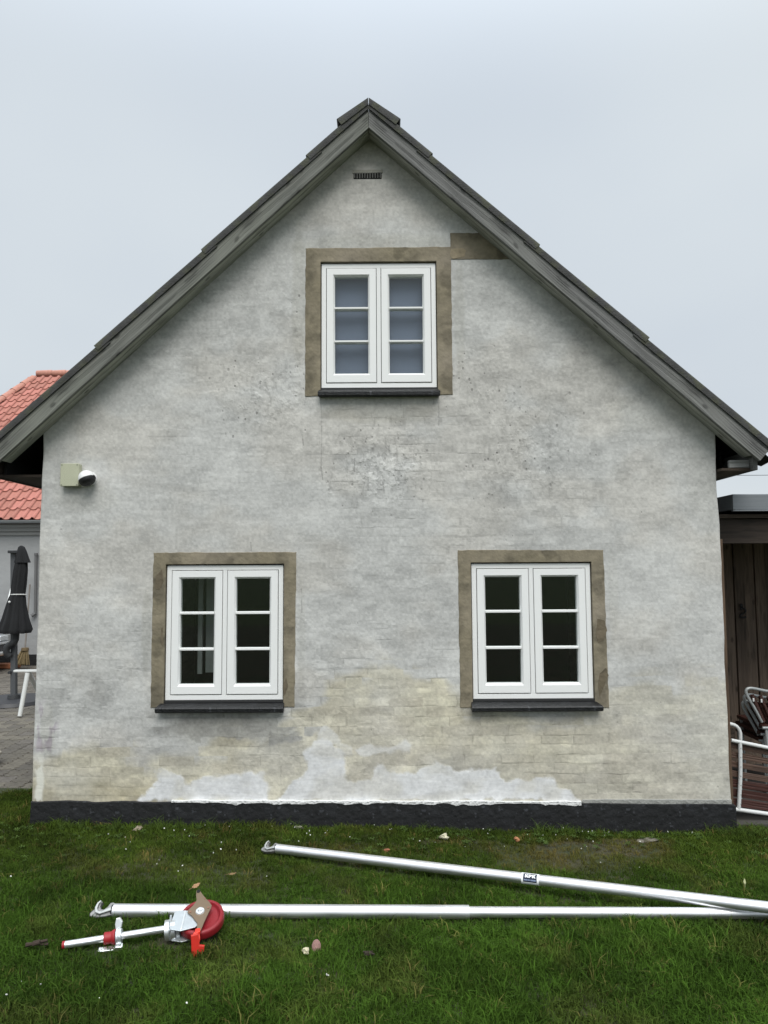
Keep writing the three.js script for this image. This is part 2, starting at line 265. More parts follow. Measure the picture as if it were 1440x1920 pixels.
    o[0] = r; o[1] = g; o[2] = b; wallHeight[n] = h;
  }, true, false);
})();
const wallBump = (() => { let n = -1; return texture(2048, 2048, (u, v, o) => { n++; o[0] = o[1] = o[2] = wallHeight[n]; }, false, false); })();
const mWall = std({ map: wallColor, bumpMap: wallBump, bumpScale: 0.01, roughness: 0.95 });

// fresh brown render, with darker damp blotches
const patchColor = texture(512, 512, (u, v, o) => {
  const a = tfbm(u, v, 4, 4, 200, 5), b = tfbm(u, v, 24, 24, 210, 3), c = sstep(0.56, 0.7, tfbm(u, v, 6, 5, 220, 4)), d = tfbm(u, v, 3, 14, 230, 3), w = tfbm(u, v, 2, 3, 240, 3);
  const t = 1 + (a - 0.5) * 0.45 + (b - 0.5) * 0.4 + (d - 0.5) * 0.3 + (w - 0.5) * 0.35 - c * 0.28;
  o[0] = 0.222 * t; o[1] = 0.192 * t; o[2] = (0.138 + 0.02 * (w - 0.5)) * t;
}, true);
const patchBump = texture(512, 512, (u, v, o) => { o[0] = o[1] = o[2] = 0.5 + (tfbm(u, v, 30, 30, 260, 4) - 0.5) * 0.9 + (tfbm(u, v, 6, 14, 270, 3) - 0.5) * 0.5; }, false);
const mPatch = std({ map: patchColor, bumpMap: patchBump, bumpScale: 0.004, roughness: 0.95 });
const mPatchWet = std({ map: patchColor, bumpMap: patchBump, bumpScale: 0.004, roughness: 0.8, color: lin(0.6, 0.56, 0.52) });
const mPatchPale = std({ map: patchColor, bumpMap: patchBump, bumpScale: 0.004, roughness: 0.95, color: lin(1.35, 1.3, 1.22) });

// weathered grey timber, grain along u
function woodTex(seed, base, moss) {
  const col = texture(1024, 512, (u, v, o) => {
    const wob = tfbm(u, v, 3, 2, seed, 3) * 0.12, g1 = tfbm(u, (v + wob) % 1, 3, 48, seed + 10, 4), g2 = tfbm(u, (v + wob) % 1, 10, 160, seed + 20, 2), bl = tfbm(u, v, 6, 4, seed + 30, 4), dk = sstep(0.58, 0.74, tfbm(u, v, 9, 14, seed + 40, 4));
    let kn = 0; for (let k = 0; k < 7; k++) { const kx = hash(k, 1, seed), ky = 0.1 + 0.8 * hash(k, 2, seed), q = Math.hypot((u - kx) * 2 / 0.03, (v - ky) / 0.03); kn = Math.max(kn, sstep(1.3, 0.5, q) * 0.8); }
    const t = 1 + (g1 - 0.5) * 0.7 + (g2 - 0.5) * 0.35 + (bl - 0.5) * 0.6 - dk * 0.28; const m = moss * sstep(0.42, 0.7, tfbm(u, v, 5, 3, seed + 50, 4));
    for (let c = 0; c < 3; c++) o[c] = Math.max(0.01, lerp(base[c], [0.13, 0.145, 0.085][c], m) * t * (1 - 0.62 * kn));
  }, true);
  const bump = texture(1024, 512, (u, v, o) => { const wob = tfbm(u, v, 3, 2, seed, 3) * 0.12; o[0] = o[1] = o[2] = 0.5 + (tfbm(u, (v + wob) % 1, 4, 60, seed + 10, 4) - 0.5) * 0.9 + (tfbm(u, v, 8, 30, seed + 60, 3) - 0.5) * 0.4; }, false);
  return [rep(col, 0.55, 2.2), rep(bump, 0.55, 2.2)];
}
const [wc1, wb1] = woodTex(300, [0.15, 0.15, 0.145], 0.08);
const mWood = std({ map: wc1, bumpMap: wb1, bumpScale: 0.006, roughness: 0.92 });
const mWoodGreen = std({ map: wc1, bumpMap: wb1, bumpScale: 0.006, roughness: 0.92, color: lin(1.02, 1.04, 0.96) });
const mWoodPale = std({ map: wc1, bumpMap: wb1, bumpScale: 0.008, roughness: 0.9, color: lin(1.9, 1.9, 1.9) });
const [wc2, wb2] = woodTex(400, [0.115, 0.088, 0.068], 0);
const mBoard = std({ map: wc2, bumpMap: wb2, bumpScale: 0.006, roughness: 0.85, color: lin(1.35, 1.3, 1.25) });
const mBoardDark = std({ map: wc2, bumpMap: wb2, bumpScale: 0.005, roughness: 0.85, color: lin(0.9, 0.86, 0.83) });
const mPost = std({ map: wc2, bumpMap: wb2, bumpScale: 0.006, roughness: 0.85, color: lin(0.9, 0.75, 0.6) });
const mSlat = std({ map: wc2, bumpMap: wb2, bumpScale: 0.004, roughness: 0.7, color: lin(0.85, 0.64, 0.57) });
const mSlatRed = std({ map: wc2, bumpMap: wb2, bumpScale: 0.004, roughness: 0.55, color: lin(0.5, 0.2, 0.17) });

// generic mottle used for roughness and bump
const mottle = texture(512, 512, (u, v, o) => { o[0] = o[1] = o[2] = tfbm(u, v, 8, 8, 500, 5); }, false);
const mottleFine = texture(512, 512, (u, v, o) => { o[0] = o[1] = o[2] = tfbm(u, v, 48, 48, 510, 4); }, false);
const fibre = texture(512, 512, (u, v, o) => { const a = tfbm(u, v, 10, 10, 520, 5), b = tfbm(u, v, 60, 60, 530, 3), m = sstep(0.5, 0.7, tfbm(u, v, 6, 6, 540, 4)), t = 1 + (a - 0.5) * 0.7 + (b - 0.5) * 0.5; o[0] = lerp(0.043, 0.055, m) * t; o[1] = lerp(0.043, 0.057, m) * t; o[2] = lerp(0.041, 0.04, m) * t; }, true);
const mVerge = std({ map: rep(fibre, 2, 2), bumpMap: rep(mottleFine, 3, 3), bumpScale: 0.003, roughness: 0.9 });
const tarTex = texture(512, 512, (u, v, o) => { const a = tfbm(u, v, 12, 12, 550, 5), w = sstep(0.74, 0.8, tfbm(u, v, 30, 30, 560, 3)), s = sstep(0.62, 0.76, tfbm(u, v, 8, 5, 570, 4)); const t = 0.006 + (a - 0.5) * 0.006 + w * 0.03 + s * 0.005; o[0] = t * 0.92; o[1] = t * 0.98; o[2] = t * 1.12; }, true);
const mTar = std({ map: rep(tarTex, 1.4, 1.4), bumpMap: rep(mottle, 4, 4), bumpScale: 0.006, roughness: 0.7 });
const mSill = std({ map: rep(tarTex, 2, 2), bumpMap: rep(mottleFine, 3, 3), bumpScale: 0.003, roughness: 0.45 });
const mPaint = std({ color: lin(0.8, 0.805, 0.79), roughness: 0.42, bumpMap: rep(mottleFine, 3, 3), bumpScale: 0.0006 });
const mGasket = std({ color: lin(0.02, 0.02, 0.02), roughness: 0.7 });
const mGlass = new THREE.MeshPhysicalMaterial({ color: lin(0.9, 0.93, 0.92), roughness: 0.02, transmission: 1, thickness: 0, ior: 1.5 });
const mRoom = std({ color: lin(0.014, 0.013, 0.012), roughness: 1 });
const mDark = std({ color: lin(0.012, 0.012, 0.011), roughness: 0.95 });
const mMortar = std({ color: lin(0.3, 0.3, 0.28), bumpMap: rep(mottle, 5, 5), bumpScale: 0.01, roughness: 1 });

// ------------------------------------------------------------------ the house
const house = thing('gable_house', 'old grey limewashed gable house with three white windows in brown patches', 'house');
{
  // gable wall: one slab with three openings
  const eL = slopeL(3.2, -0.13, 0), eR = slopeR(3.2, -0.13, 0);
  const yAt = (s, x) => (s === 'L' ? lerp(slopeL(0, -0.13, 0)[1], eL[1], (slopeL(0, -0.13, 0)[0] - x) / (slopeL(0, -0.13, 0)[0] - eL[0])) : lerp(slopeR(0, -0.13, 0)[1], eR[1], (x - slopeR(0, -0.13, 0)[0]) / (eR[0] - slopeR(0, -0.13, 0)[0])));
  const peak = [APX, APY - 0.13 / Math.cos(TR)];
  const edgeR = [], edgeL = [];
  for (let y = 0.1; y < yAt('R', HR) - 0.04; y += 0.09) edgeR.push([HR + (fbm(y * 3, 1, 601, 3) - 0.5) * 0.022, y]);
  for (let y = 0.1; y < yAt('L', HL) - 0.04; y += 0.09) edgeL.unshift([HL + (fbm(y * 3, 2, 602, 3) - 0.5) * 0.018, y]);
  const outline = poly([[HL, 0.0], [HR, 0.0], ...edgeR, [HR, yAt('R', HR)], peak, [HL, yAt('L', HL)], ...edgeL]);
  for (const [l, r, b, t] of Object.values(WINS)) outline.holes.push(new THREE.Path(poly([[l - 0.03, b - 0.03], [l - 0.03, t + 0.03], [r + 0.03, t + 0.03], [r + 0.03, b - 0.03]]).getPoints()));
  const gw = planar(extrude(outline, -0.34, 0, 0.012), (x, y, z) => [(x + z * 0.5 - WX0) / WALL_SPAN, (y - WY0) / WALL_SPAN]);
  part('gable_wall', gw, mWall, house);
  // the other walls, the floor between the storeys and a dark interior lining
  const sideUV = (g) => planar(g, (x, y, z) => [(x * 0.3 - z - WX0) / WALL_SPAN % 1, (y - WY0) / WALL_SPAN]);
  part('side_wall', sideUV(box(HL + 0.012, HL + 0.34, 0, 2.62, DEEP, -0.342)), mWall, house);
  part('side_wall', sideUV(box(HR - 0.34, HR - 0.012, 0, 2.62, DEEP, -0.342)), mWall, house);
  part('back_wall', planar(extrude(poly([[HL + 0.02, 0], [HR - 0.02, 0], [HR - 0.02, 2.6], [APX, 4.92], [HL + 0.02, 2.6]]), DEEP - 0.34, DEEP - 0.002), (x, y) => [(x - WX0) / WALL_SPAN, (y - WY0) / WALL_SPAN]), mWall, house);
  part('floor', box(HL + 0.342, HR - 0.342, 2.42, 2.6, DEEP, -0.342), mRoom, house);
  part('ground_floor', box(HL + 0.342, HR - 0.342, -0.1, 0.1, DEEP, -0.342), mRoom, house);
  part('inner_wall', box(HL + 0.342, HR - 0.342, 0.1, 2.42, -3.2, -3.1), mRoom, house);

  // plinth: tarred, ragged along its top, with a pale mortar ledge at the right
  const top = []; for (let x = HR + 0.012; x >= HL - 0.012; x -= 0.03) top.push([x, 0.148 - 0.0085 * x + (fbm(x * 7, 5, 611, 4, 0.6) - 0.5) * 0.022]);
  part('plinth', planar(extrude(poly([[HL - 0.012, -0.3], [HR + 0.03, -0.3], [HR + 0.028, 0.11], ...top]), -0.3, 0.016, 0.006), (x, y, z) => [x + z, y]), mTar, house);
  const ledge = []; for (let x = HR; x >= 1.36; x -= 0.04) ledge.push([x, 0.172 - 0.008 * x + (fbm(x * 11, 8, 621, 3) - 0.5) * 0.012]);
  part('mortar_ledge', planar(extrude(poly([[1.34, 0.11], [HR, 0.1], ...ledge]), -0.02, 0.011, 0.003), (x, y) => [x, y]), mMortar, house);

  // the fresh cement ends in a ragged white lip over the plinth
  const lipTop = [], lipBot = []; for (let x = -1.5; x <= 1.38; x += 0.012) { const pt = 0.148 - 0.0085 * x, w = sstep(0.34, 0.5, fbm(x * 5 + 3, 4, 631, 3)) * sstep(-1.5, -1.3, x) ; lipBot.push([x, pt - 0.002 - 0.022 * w * fbm(x * 22, 7, 632, 3)]); lipTop.unshift([x, pt + 0.006 + 0.012 * fbm(x * 12, 9, 633, 3)]); }
  part('cement_lip', planar(extrude(poly([...lipBot, ...lipTop]), -0.01, 0.0195, 0.002), (x, y) => [x * 2, y * 2]), std({ color: lin(0.7, 0.7, 0.69), bumpMap: rep(mottle, 4, 4), bumpScale: 0.012, roughness: 0.95 }), house);
  // brown render round the windows
  const R1 = (pts, s) => ragged(pts, 0.014, 0.0045, s);
  const patches = [
    [[[-1.663, 0.81], [-0.643, 0.807], [-0.632, 1.904], [-1.66, 1.906]], WINS.left, 3],
    [[[0.532, 0.795], [1.586, 0.79], [1.577, 1.906], [0.529, 1.911]], WINS.right, 4],
    [[[-0.573, 3.043], [0.509, 3.048], [0.508, 4.07], [0.955, 4.066], [0.74, 4.272], [0.506, 4.272], [0.507, 4.166], [-0.571, 4.16]], WINS.top, 5],
  ];
  for (const [pts, [l, r, b, t], s] of patches) {
    const sh = poly(R1(pts, s)); sh.holes.push(new THREE.Path(poly([[l - 0.006, b - 0.02], [l - 0.006, t + 0.008], [r + 0.006, t + 0.008], [r + 0.006, b - 0.02]]).getPoints()));
    part('render_patch', planar(extrude(sh, -0.14, 0.005, 0.003), (x, y, z) => [x * 1.3 + z + s * 0.37, y * 1.3 + z + s * 0.61]), mPatch, house);
  }
  // damp marks and a paler dab, trowelled slightly proud
  const blob = (pts, m, s, z = 0.0065) => part('render_patch', planar(extrude(poly(ragged(pts.map(([a, b]) => M2(a, b)), 0.012, 0.005, s)), 0.0, z, 0.0012), (x, y) => [x * 1.3, y * 1.3]), m, house);
  blob([[1120, 1160], [1133, 1163], [1138, 1182], [1132, 1200], [1121, 1206], [1117, 1190]], mPatchWet, 11);
  blob([[1124, 1262], [1136, 1252], [1141, 1266], [1134, 1284], [1124, 1306], [1121, 1290]], mPatchWet, 12);
  blob([[292, 1080], [304, 1068], [307, 1090], [300, 1105], [291, 1104]], mPatchWet, 13);
  blob([[302, 1178], [306, 1176], [306, 1212], [301, 1204]], mPatchWet, 14);
  blob([[532, 1280], [537, 1270], [540, 1284], [536, 1300], [532, 1304]], mPatchWet, 15);
  blob([[845, 467], [868, 466], [874, 470], [870, 482], [850, 486], [844, 480]], mPatchPale, 16);

  // windows
  function makeWindow([l, r, b, t], kind) {
    const w = new THREE.Group(); w.name = 'window'; house.add(w);
    const ft = 0.034, fb = 0.034, ms = 0.03, zf = -0.014, cx = (l + r) / 2;
    // outer frame with mullion
    part('frame', mergeGeometries([ring(l, r, b, t, [[0, zf - 0.09], [0, zf - 0.002], [0.002, zf], [ft - 0.0015, zf], [ft, zf - 0.002], [ft, zf - 0.09]]), box(cx - ms / 2, cx + ms / 2, b + ft, t - ft, zf - 0.09, zf).toNonIndexed()]), mPaint, w);
    const gap = 0.0042, st = 0.06, zs = zf + 0.004;
    for (const [sl, sr] of [[l + ft + gap, cx - ms / 2 - gap], [cx + ms / 2 + gap, r - ft - gap]]) {
      const sb = b + fb + gap + 0.002, stp = t - ft - gap, k = { l: 1, r: 1, t: 0.96, b: 1.16 };
      part('sash', ring(sl, sr, sb, stp, [[0, zs - 0.07], [0, zs - 0.002], [0.002, zs], [st - 0.013, zs], [st - 0.011, zs - 0.0015], [st, zs - 0.017], [st, zs - 0.06]], k), mPaint, w);
      const gl = sl + st, gr = sr - st, gb = sb + st * k.b, gt = stp - st * k.t, bh = 0.021, ph = (gt - gb - 2 * bh) / 3, zg = zs - 0.026;
      for (let i = 0; i < 3; i++) {
        const y0 = gb + i * (ph + bh);
        part('pane', box(gl - 0.004, gr + 0.004, y0 - 0.004, y0 + ph + 0.004, zg - 0.012, zg - 0.006), mGlass, w);
        if (i) part('glazing_bar', prism([[-bh / 2, zg - 0.03], [bh / 2, zg - 0.03], [bh / 2, zg + 0.004], [0.006, zs - 0.004], [-0.006, zs - 0.004], [-bh / 2, zg + 0.004]], gl - 0.001, gr + 0.001, (u, v, q) => [q, y0 - bh / 2 + u, v], 0.3, false), mPaint, w);
      }
      if (kind === 'blind') part('blind', box(gl - 0.03, gr + 0.03, gb - 0.03, gt + 0.02, zg - 0.075, zg - 0.07), mBlind, w, 'grey blue blind drawn down behind the panes');
    }
    if (kind === 'curtain') {
      for (const [pa, pb, z] of [[371, 379, -0.48], [386, 401, -0.56]]) { const xa = onZ(pa, 1190, z).x, xb = onZ(pb, 1190, z).x; part('curtain', box(xa, xb, b + 0.12, t + 0.02, z - 0.03, z), mCurtain, w); }
    }
    // black gasket strip and the tarred sill
    part('gasket', box(l - 0.008, r + 0.008, b - 0.016, b - 0.0005, -0.07, -0.004), mGasket, w);
    return w;
  }
  function sill(w, x0, x1, yt, slant, seed) {
    // profile across the wall: u = z, v = y
    const prof = [[-0.08, 0], [0.012, -0.004], [0.058, -0.026], [0.064, -0.034], [0.062, -0.056], [0.055, -0.063], [0.0, -0.058], [-0.08, -0.058]];
    const g = prism(prof, 0, 1, (u, v, q) => { const out = Math.max(0, (u - 0.0) / 0.064); const x = q < 0.5 ? x0 + slant[0] * (1 - out) : x1 - slant[1] * (1 - out); return [x, yt + v + (fbm(q * 9 + seed, u * 30, 3, 2) - 0.5) * 0.004, u]; }, 0.5, false);
    part('sill', g, mSill, w);
  }
  const mBlind = std({ color: lin(0.17, 0.19, 0.27), roughness: 0.9 });
  const mCurtain = std({ color: lin(0.4, 0.41, 0.4), roughness: 0.95 });
  const w1 = makeWindow(WINS.left, 'curtain'), w2 = makeWindow(WINS.right, 'plain'), w3 = makeWindow(WINS.top, 'blind');
  w1.userData.label = 'lower left white window with pale curtain behind the left sash'; w2.userData.label = 'lower right white window with dark panes'; w3.userData.label = 'upper white window with blue grey panes';
  sill(w1, -1.615, -0.715, 0.842, [0.03, 0.0], 1); sill(w2, 0.61, 1.53, 0.838, [0.0, 0.04], 2); sill(w3, -0.475, 0.413, 3.092, [0.012, 0.012], 3);

  // roof: corrugated fibre cement sheets in courses, verge covers, bargeboards, rafters
  const cover = 1.03, s0 = 0.62;
  for (const [S, sgn, LEN] of [[slopeL, -1, 3.84], [slopeR, 1, 3.93]]) {
    const flip = sgn < 0, sheetEnds = [s0, s0 + cover, s0 + 2 * cover, LEN];
    sheetEnds.forEach((e, i) => {
      const a = i ? sheetEnds[i - 1] - 0.1 : 0.02;
      const prof = []; const NZ = 96; for (let k = 0; k <= NZ; k++) { const z = lerp(0.12, DEEP - 0.4, k / NZ); prof.push([z, Math.sin((z / 0.177) * Math.PI * 2) * 0.018]); }
      const lower = prof.slice().reverse().map(([z, n]) => [z, n - 0.007]);
      part('roof_sheet', prism([...prof, ...lower], a, e, (u, v, q) => S(q, v - 0.03 - 0.02 * (q - a - 0.1), u), 0.9, flip), mVerge, house);
      // verge cover: rounded angle over the bargeboard, each one lapping the next
      const lift = 0.012, vp = [[0.02, -0.002], [0.165, -0.002], [0.178, -0.006], [0.185, -0.016], [0.187, -0.055], [0.179, -0.056], [0.176, -0.02], [0.165, -0.012], [0.02, -0.012]];
      part('verge_cover', prism(vp.map(([z, n]) => [z, n]), Math.max(a, 0.03), e, (u, v, q) => S(q, v - 0.004 + lift * ((q - (e - cover)) / cover) * 1.2, u + (q - (e - cover)) * 0.003), 0.7, flip), mVerge, house);
    });
    const mB = sgn < 0 ? mWoodGreen : mWood, mR = std({ map: wc1, bumpMap: wb1, bumpScale: 0.005, roughness: 0.92, color: sgn < 0 ? lin(2.3, 2.35, 2.1) : lin(2.3, 2.3, 2.15) });
    const endS = sgn < 0 ? 3.77 : 3.83;
    const bb = [[0.148, -0.016], [0.174, -0.016], [0.176, -0.02], [0.176, -0.153], [0.173, -0.157], [0.15, -0.157], [0.148, -0.155]];
    // mitre at the apex: the boards meet on a vertical line
    const th = sgn < 0 ? TL : TR;
    part('bargeboard', prism(bb, 0, 1, (u, v, q) => S(q < 0.5 ? -v * Math.tan(th) + 0.0015 : endS, v, u), 0.3, flip).applyMatrix4(new THREE.Matrix4()), mB, house);
    scaleU(house.children[house.children.length - 1].geometry, endS, sgn < 0 ? 0.0 : 1.7);
    const rf = [[0.004, -0.02], [0.141, -0.02], [0.141, -0.1455], [0.137, -0.1505], [0.004, -0.147]];
    part('rafter', prism(rf, 0, 1, (u, v, q) => S(q < 0.5 ? -v * Math.tan(th) + 0.002 : endS - 0.06, v, u), 0.3, flip), mR, house);
    scaleU(house.children[house.children.length - 1].geometry, endS, sgn < 0 ? 3.1 : 4.3);
    // rafters deeper under the eave and the boards that close it
    for (let k = 1; k < 4; k++) part('rafter', prism([[-k * 0.8 - 0.05, -0.06], [-k * 0.8 + 0.05, -0.06], [-k * 0.8 + 0.05, -0.17], [-k * 0.8 - 0.05, -0.17]], 2.9, LEN - 0.12, (u, v, q) => S(q, v, u), 0.3, flip), mWood, house);
    part('roof_batten', prism([[-0.02, -0.06], [DEEP - 0.3, -0.06], [DEEP - 0.3, -0.075], [-0.02, -0.075]], 0.1, LEN - 0.06, (u, v, q) => S(q, v, u), 0.3, flip), mDark, house);
  }
  function scaleU(g, L, off) { const u = g.attributes.uv; for (let i = 0; i < u.count; i++) u.setXY(i, u.getX(i) * L + off, u.getY(i)); }
  // ridge caps: two rounded angles, flatter than the roof, with a slit between them
  for (const sgn of [-1, 1]) {
    const th = THREE.MathUtils.degToRad(35), d = [sgn * Math.cos(th), -Math.sin(th)], n = [sgn * Math.sin(th), Math.cos(th)];
    const pr = [[DEEP - 0.4, 0], [0.175, 0], [0.188, -0.004], [0.193, -0.014], [0.194, -0.062], [0.186, -0.063], [0.184, -0.02], [DEEP - 0.4, -0.012]];
    part('ridge_cap', prism(pr, 0.003, 0.285, (u, v, q) => [APX + d[0] * q + n[0] * v * (q < 0.1 ? 0 : 1), APY + 0.016 + d[1] * q + n[1] * v * (q < 0.1 ? 1.15 : 1), u], 0.6, sgn < 0), mVerge, house);
  }
  // eave boxes left and right
  const mEave = std({ map: wc2, roughness: 0.9, color: lin(0.3, 0.28, 0.27) });
  part('eave_soffit', box(HR + 0.002, 2.632, 2.468, 2.486, DEEP, 0.06), mBoardDark, house);
  part('fascia_board', planar(rbox(2.634, 2.668, 2.466, 2.615, DEEP, 0.1, 0.004), (x, y, z) => [z, y + x]), mWood, house);
  part('eave_board', planar(rbox(2.49, 2.632, 2.489, 2.545, 0.02, 0.05, 0.004), (x, y) => [x, y]), mWoodPale, house, 'pale weathered board end under the right eave');
  part('eave_soffit', box(-2.80, HL - 0.002, 2.462, 2.48, DEEP, -0.02), mEave, house);
  part('fascia_board', box(-2.83, -2.802, 2.456, 2.64, DEEP, -0.02), mEave, house);
  // the lining behind the fascias closes the eaves
  part('eave_lining', box(2.58, 2.6, 2.488, 2.66, DEEP, -0.3), mDark, house); part('eave_lining', box(-2.79, -2.77, 2.482, 2.68, DEEP, -0.06), mDark, house);

  // air brick near the apex
  const vent = new THREE.Group(); vent.name = 'air_vent'; house.add(vent);
  part('vent_backing', planar(rbox(-0.213, -0.002, 4.694, 4.746, -0.01, 0.003, 0.004), (x, y) => [x, y]), mDark, vent);
  for (let i = 0; i < 11; i++) part('slat', rbox(-0.209 + i * 0.0193, -0.2005 + i * 0.0193, 4.7 + (hash(i, 2, 5) - 0.5) * 0.006, 4.744, 0.0, 0.008, 0.002), mMortar, vent);
  part('mortar_edge', planar(extrude(poly(ragged([[-0.222, 4.738], [0.006, 4.74], [0.004, 4.766], [-0.22, 4.764]], 0.015, 0.004, 8)), -0.005, 0.007, 0.002), (x, y) => [x, y]), std({ color: lin(0.33, 0.32, 0.28), roughness: 1, bumpMap: rep(mottle, 5, 5), bumpScale: 0.006 }), vent);
}

// ------------------------------------------------------------------ things on the gable wall
{
  const b = thing('junction_box', 'pale green square junction box high on the left of the gable wall', 'junction box');
  const p0 = onZ(113.5, 869, 0.055), p1 = onZ(146, 911.5, 0.055), mBox = std({ color: lin(0.47, 0.48, 0.35), roughness: 0.6, bumpMap: rep(mottleFine, 3, 3), bumpScale: 0.001 });
  part('box_base', rbox(p0.x + 0.003, p1.x + 0.004, p1.y + 0.002, p0.y - 0.002, -0.002, 0.04, 0.005), mBox, b);
  part('lid', rbox(p0.x, p1.x + 0.003, p1.y, p0.y, 0.0415, 0.056, 0.004), mBox, b);
  const sg = new THREE.CylinderGeometry(0.006, 0.006, 0.003, 12); sg.rotateX(Math.PI / 2);
  for (const [x, y] of [[p0.x + 0.011, p0.y - 0.011], [p1.x - 0.008, p0.y - 0.011], [p0.x + 0.011, p1.y + 0.011], [p1.x - 0.008, p1.y + 0.011]]) { const g = sg.clone(); g.translate(x, y, 0.056); part('screw', g, std({ color: lin(0.28, 0.29, 0.22), roughness: 0.6 }), b); }
}
{
  const c = onZ(163.5, 897, 0.05), mW = std({ color: lin(0.78, 0.78, 0.77), roughness: 0.35 }), mK = std({ color: lin(0.008, 0.008, 0.009), roughness: 0.55 });
  const t = thing('security_camera', 'white ball security camera with black face beside the junction box', 'security camera', [c.x, c.y, 0]);
  const base = new THREE.CylinderGeometry(0.046, 0.052, 0.03, 40); base.rotateX(Math.PI / 2); base.translate(0, 0.004, 0.015); part('base', base, mW, t);
  const collar = new THREE.TorusGeometry(0.042, 0.01, 12, 40); collar.translate(0, 0.004, 0.032); part('collar', collar, mW, t);
  const dir = V(0.42, -0.93, 0.14).normalize(), q = new THREE.Quaternion().setFromUnitVectors(V(0, 1, 0), dir);
  const ball = new THREE.LatheGeometry([[0.0, -0.058], [0.022, -0.054], [0.04, -0.042], [0.052, -0.026], [0.0585, -0.006], [0.059, 0.006], [0.057, 0.007]].map(([a, b]) => new THREE.Vector2(a, b)), 40); ball.applyQuaternion(q); ball.translate(0, 0, 0.062); part('ball', ball, mW, t);
  const face = new THREE.LatheGeometry([[0.0585, 0.006], [0.0585, 0.012], [0.056, 0.026], [0.048, 0.04], [0.03, 0.05], [0.0, 0.053]].map(([a, b]) => new THREE.Vector2(a, b)), 40); face.applyQuaternion(q); face.translate(0, 0, 0.062); part('face', face, mK, t);
  const lens = new THREE.SphereGeometry(0.013, 20, 12); lens.scale(1, 0.5, 1); lens.translate(0, 0.05, 0); lens.applyQuaternion(q); lens.translate(0, 0, 0.062); part('lens', lens, std({ color: lin(0.01, 0.01, 0.012), roughness: 0.08 }), t);
  const visor = new THREE.CylinderGeometry(0.0605, 0.0605, 0.014, 32, 1, true, 1.9, 2.5); visor.translate(0, 0.012, 0); visor.applyQuaternion(q); visor.translate(0, 0, 0.062); part('visor', visor, mK, t);
}

// ------------------------------------------------------------------ ground
const soil = texture(1024, 1024, (u, v, o) => { const a = tfbm(u, v, 6, 6, 700, 5), b = tfbm(u, v, 40, 40, 710, 4), m = sstep(0.45, 0.62, a), t = 0.6 + 0.8 * b; o[0] = lerp(0.03, 0.045, m) * t; o[1] = lerp(0.038, 0.042, m) * t; o[2] = lerp(0.014, 0.022, m) * t; }, true);
const mSoil = std({ map: rep(soil, 1, 1), bumpMap: rep(mottleFine, 1, 1), bumpScale: 0.01, roughness: 1 });
// the sheet that reaches the horizon lies a little under lawn and yard
struct('ground', (() => { const g = new THREE.CircleGeometry(900, 64); g.rotateX(-Math.PI / 2); g.translate(0, -0.16, 0); return planar(g, (x, y, z) => [x / 2, z / 2]); })(), std({ map: rep(soil, 1, 1), roughness: 1, color: lin(1.1, 1.5, 0.9) }));
const lawnEdge = (x) => -0.62 + (x + 3) * -1.55;   // where lawn meets the paved yard, left of the house
{
  const g = new THREE.PlaneGeometry(26, 20, 260, 200); g.rotateX(-Math.PI / 2); g.translate(0, 0, 9.1);
  const p = g.attributes.position;
  for (let i = 0; i < p.count; i++) { const x = p.getX(i), z = p.getZ(i); p.setY(i, groundY(x, z) - (z < -0.5 ? (-0.5 - z) * 0.04 : 0)); }
  planar(g, (x, y, z) => [x / 1.3, z / 1.3]); g.computeVertexNormals(); struct('lawn', g, mSoil);
}

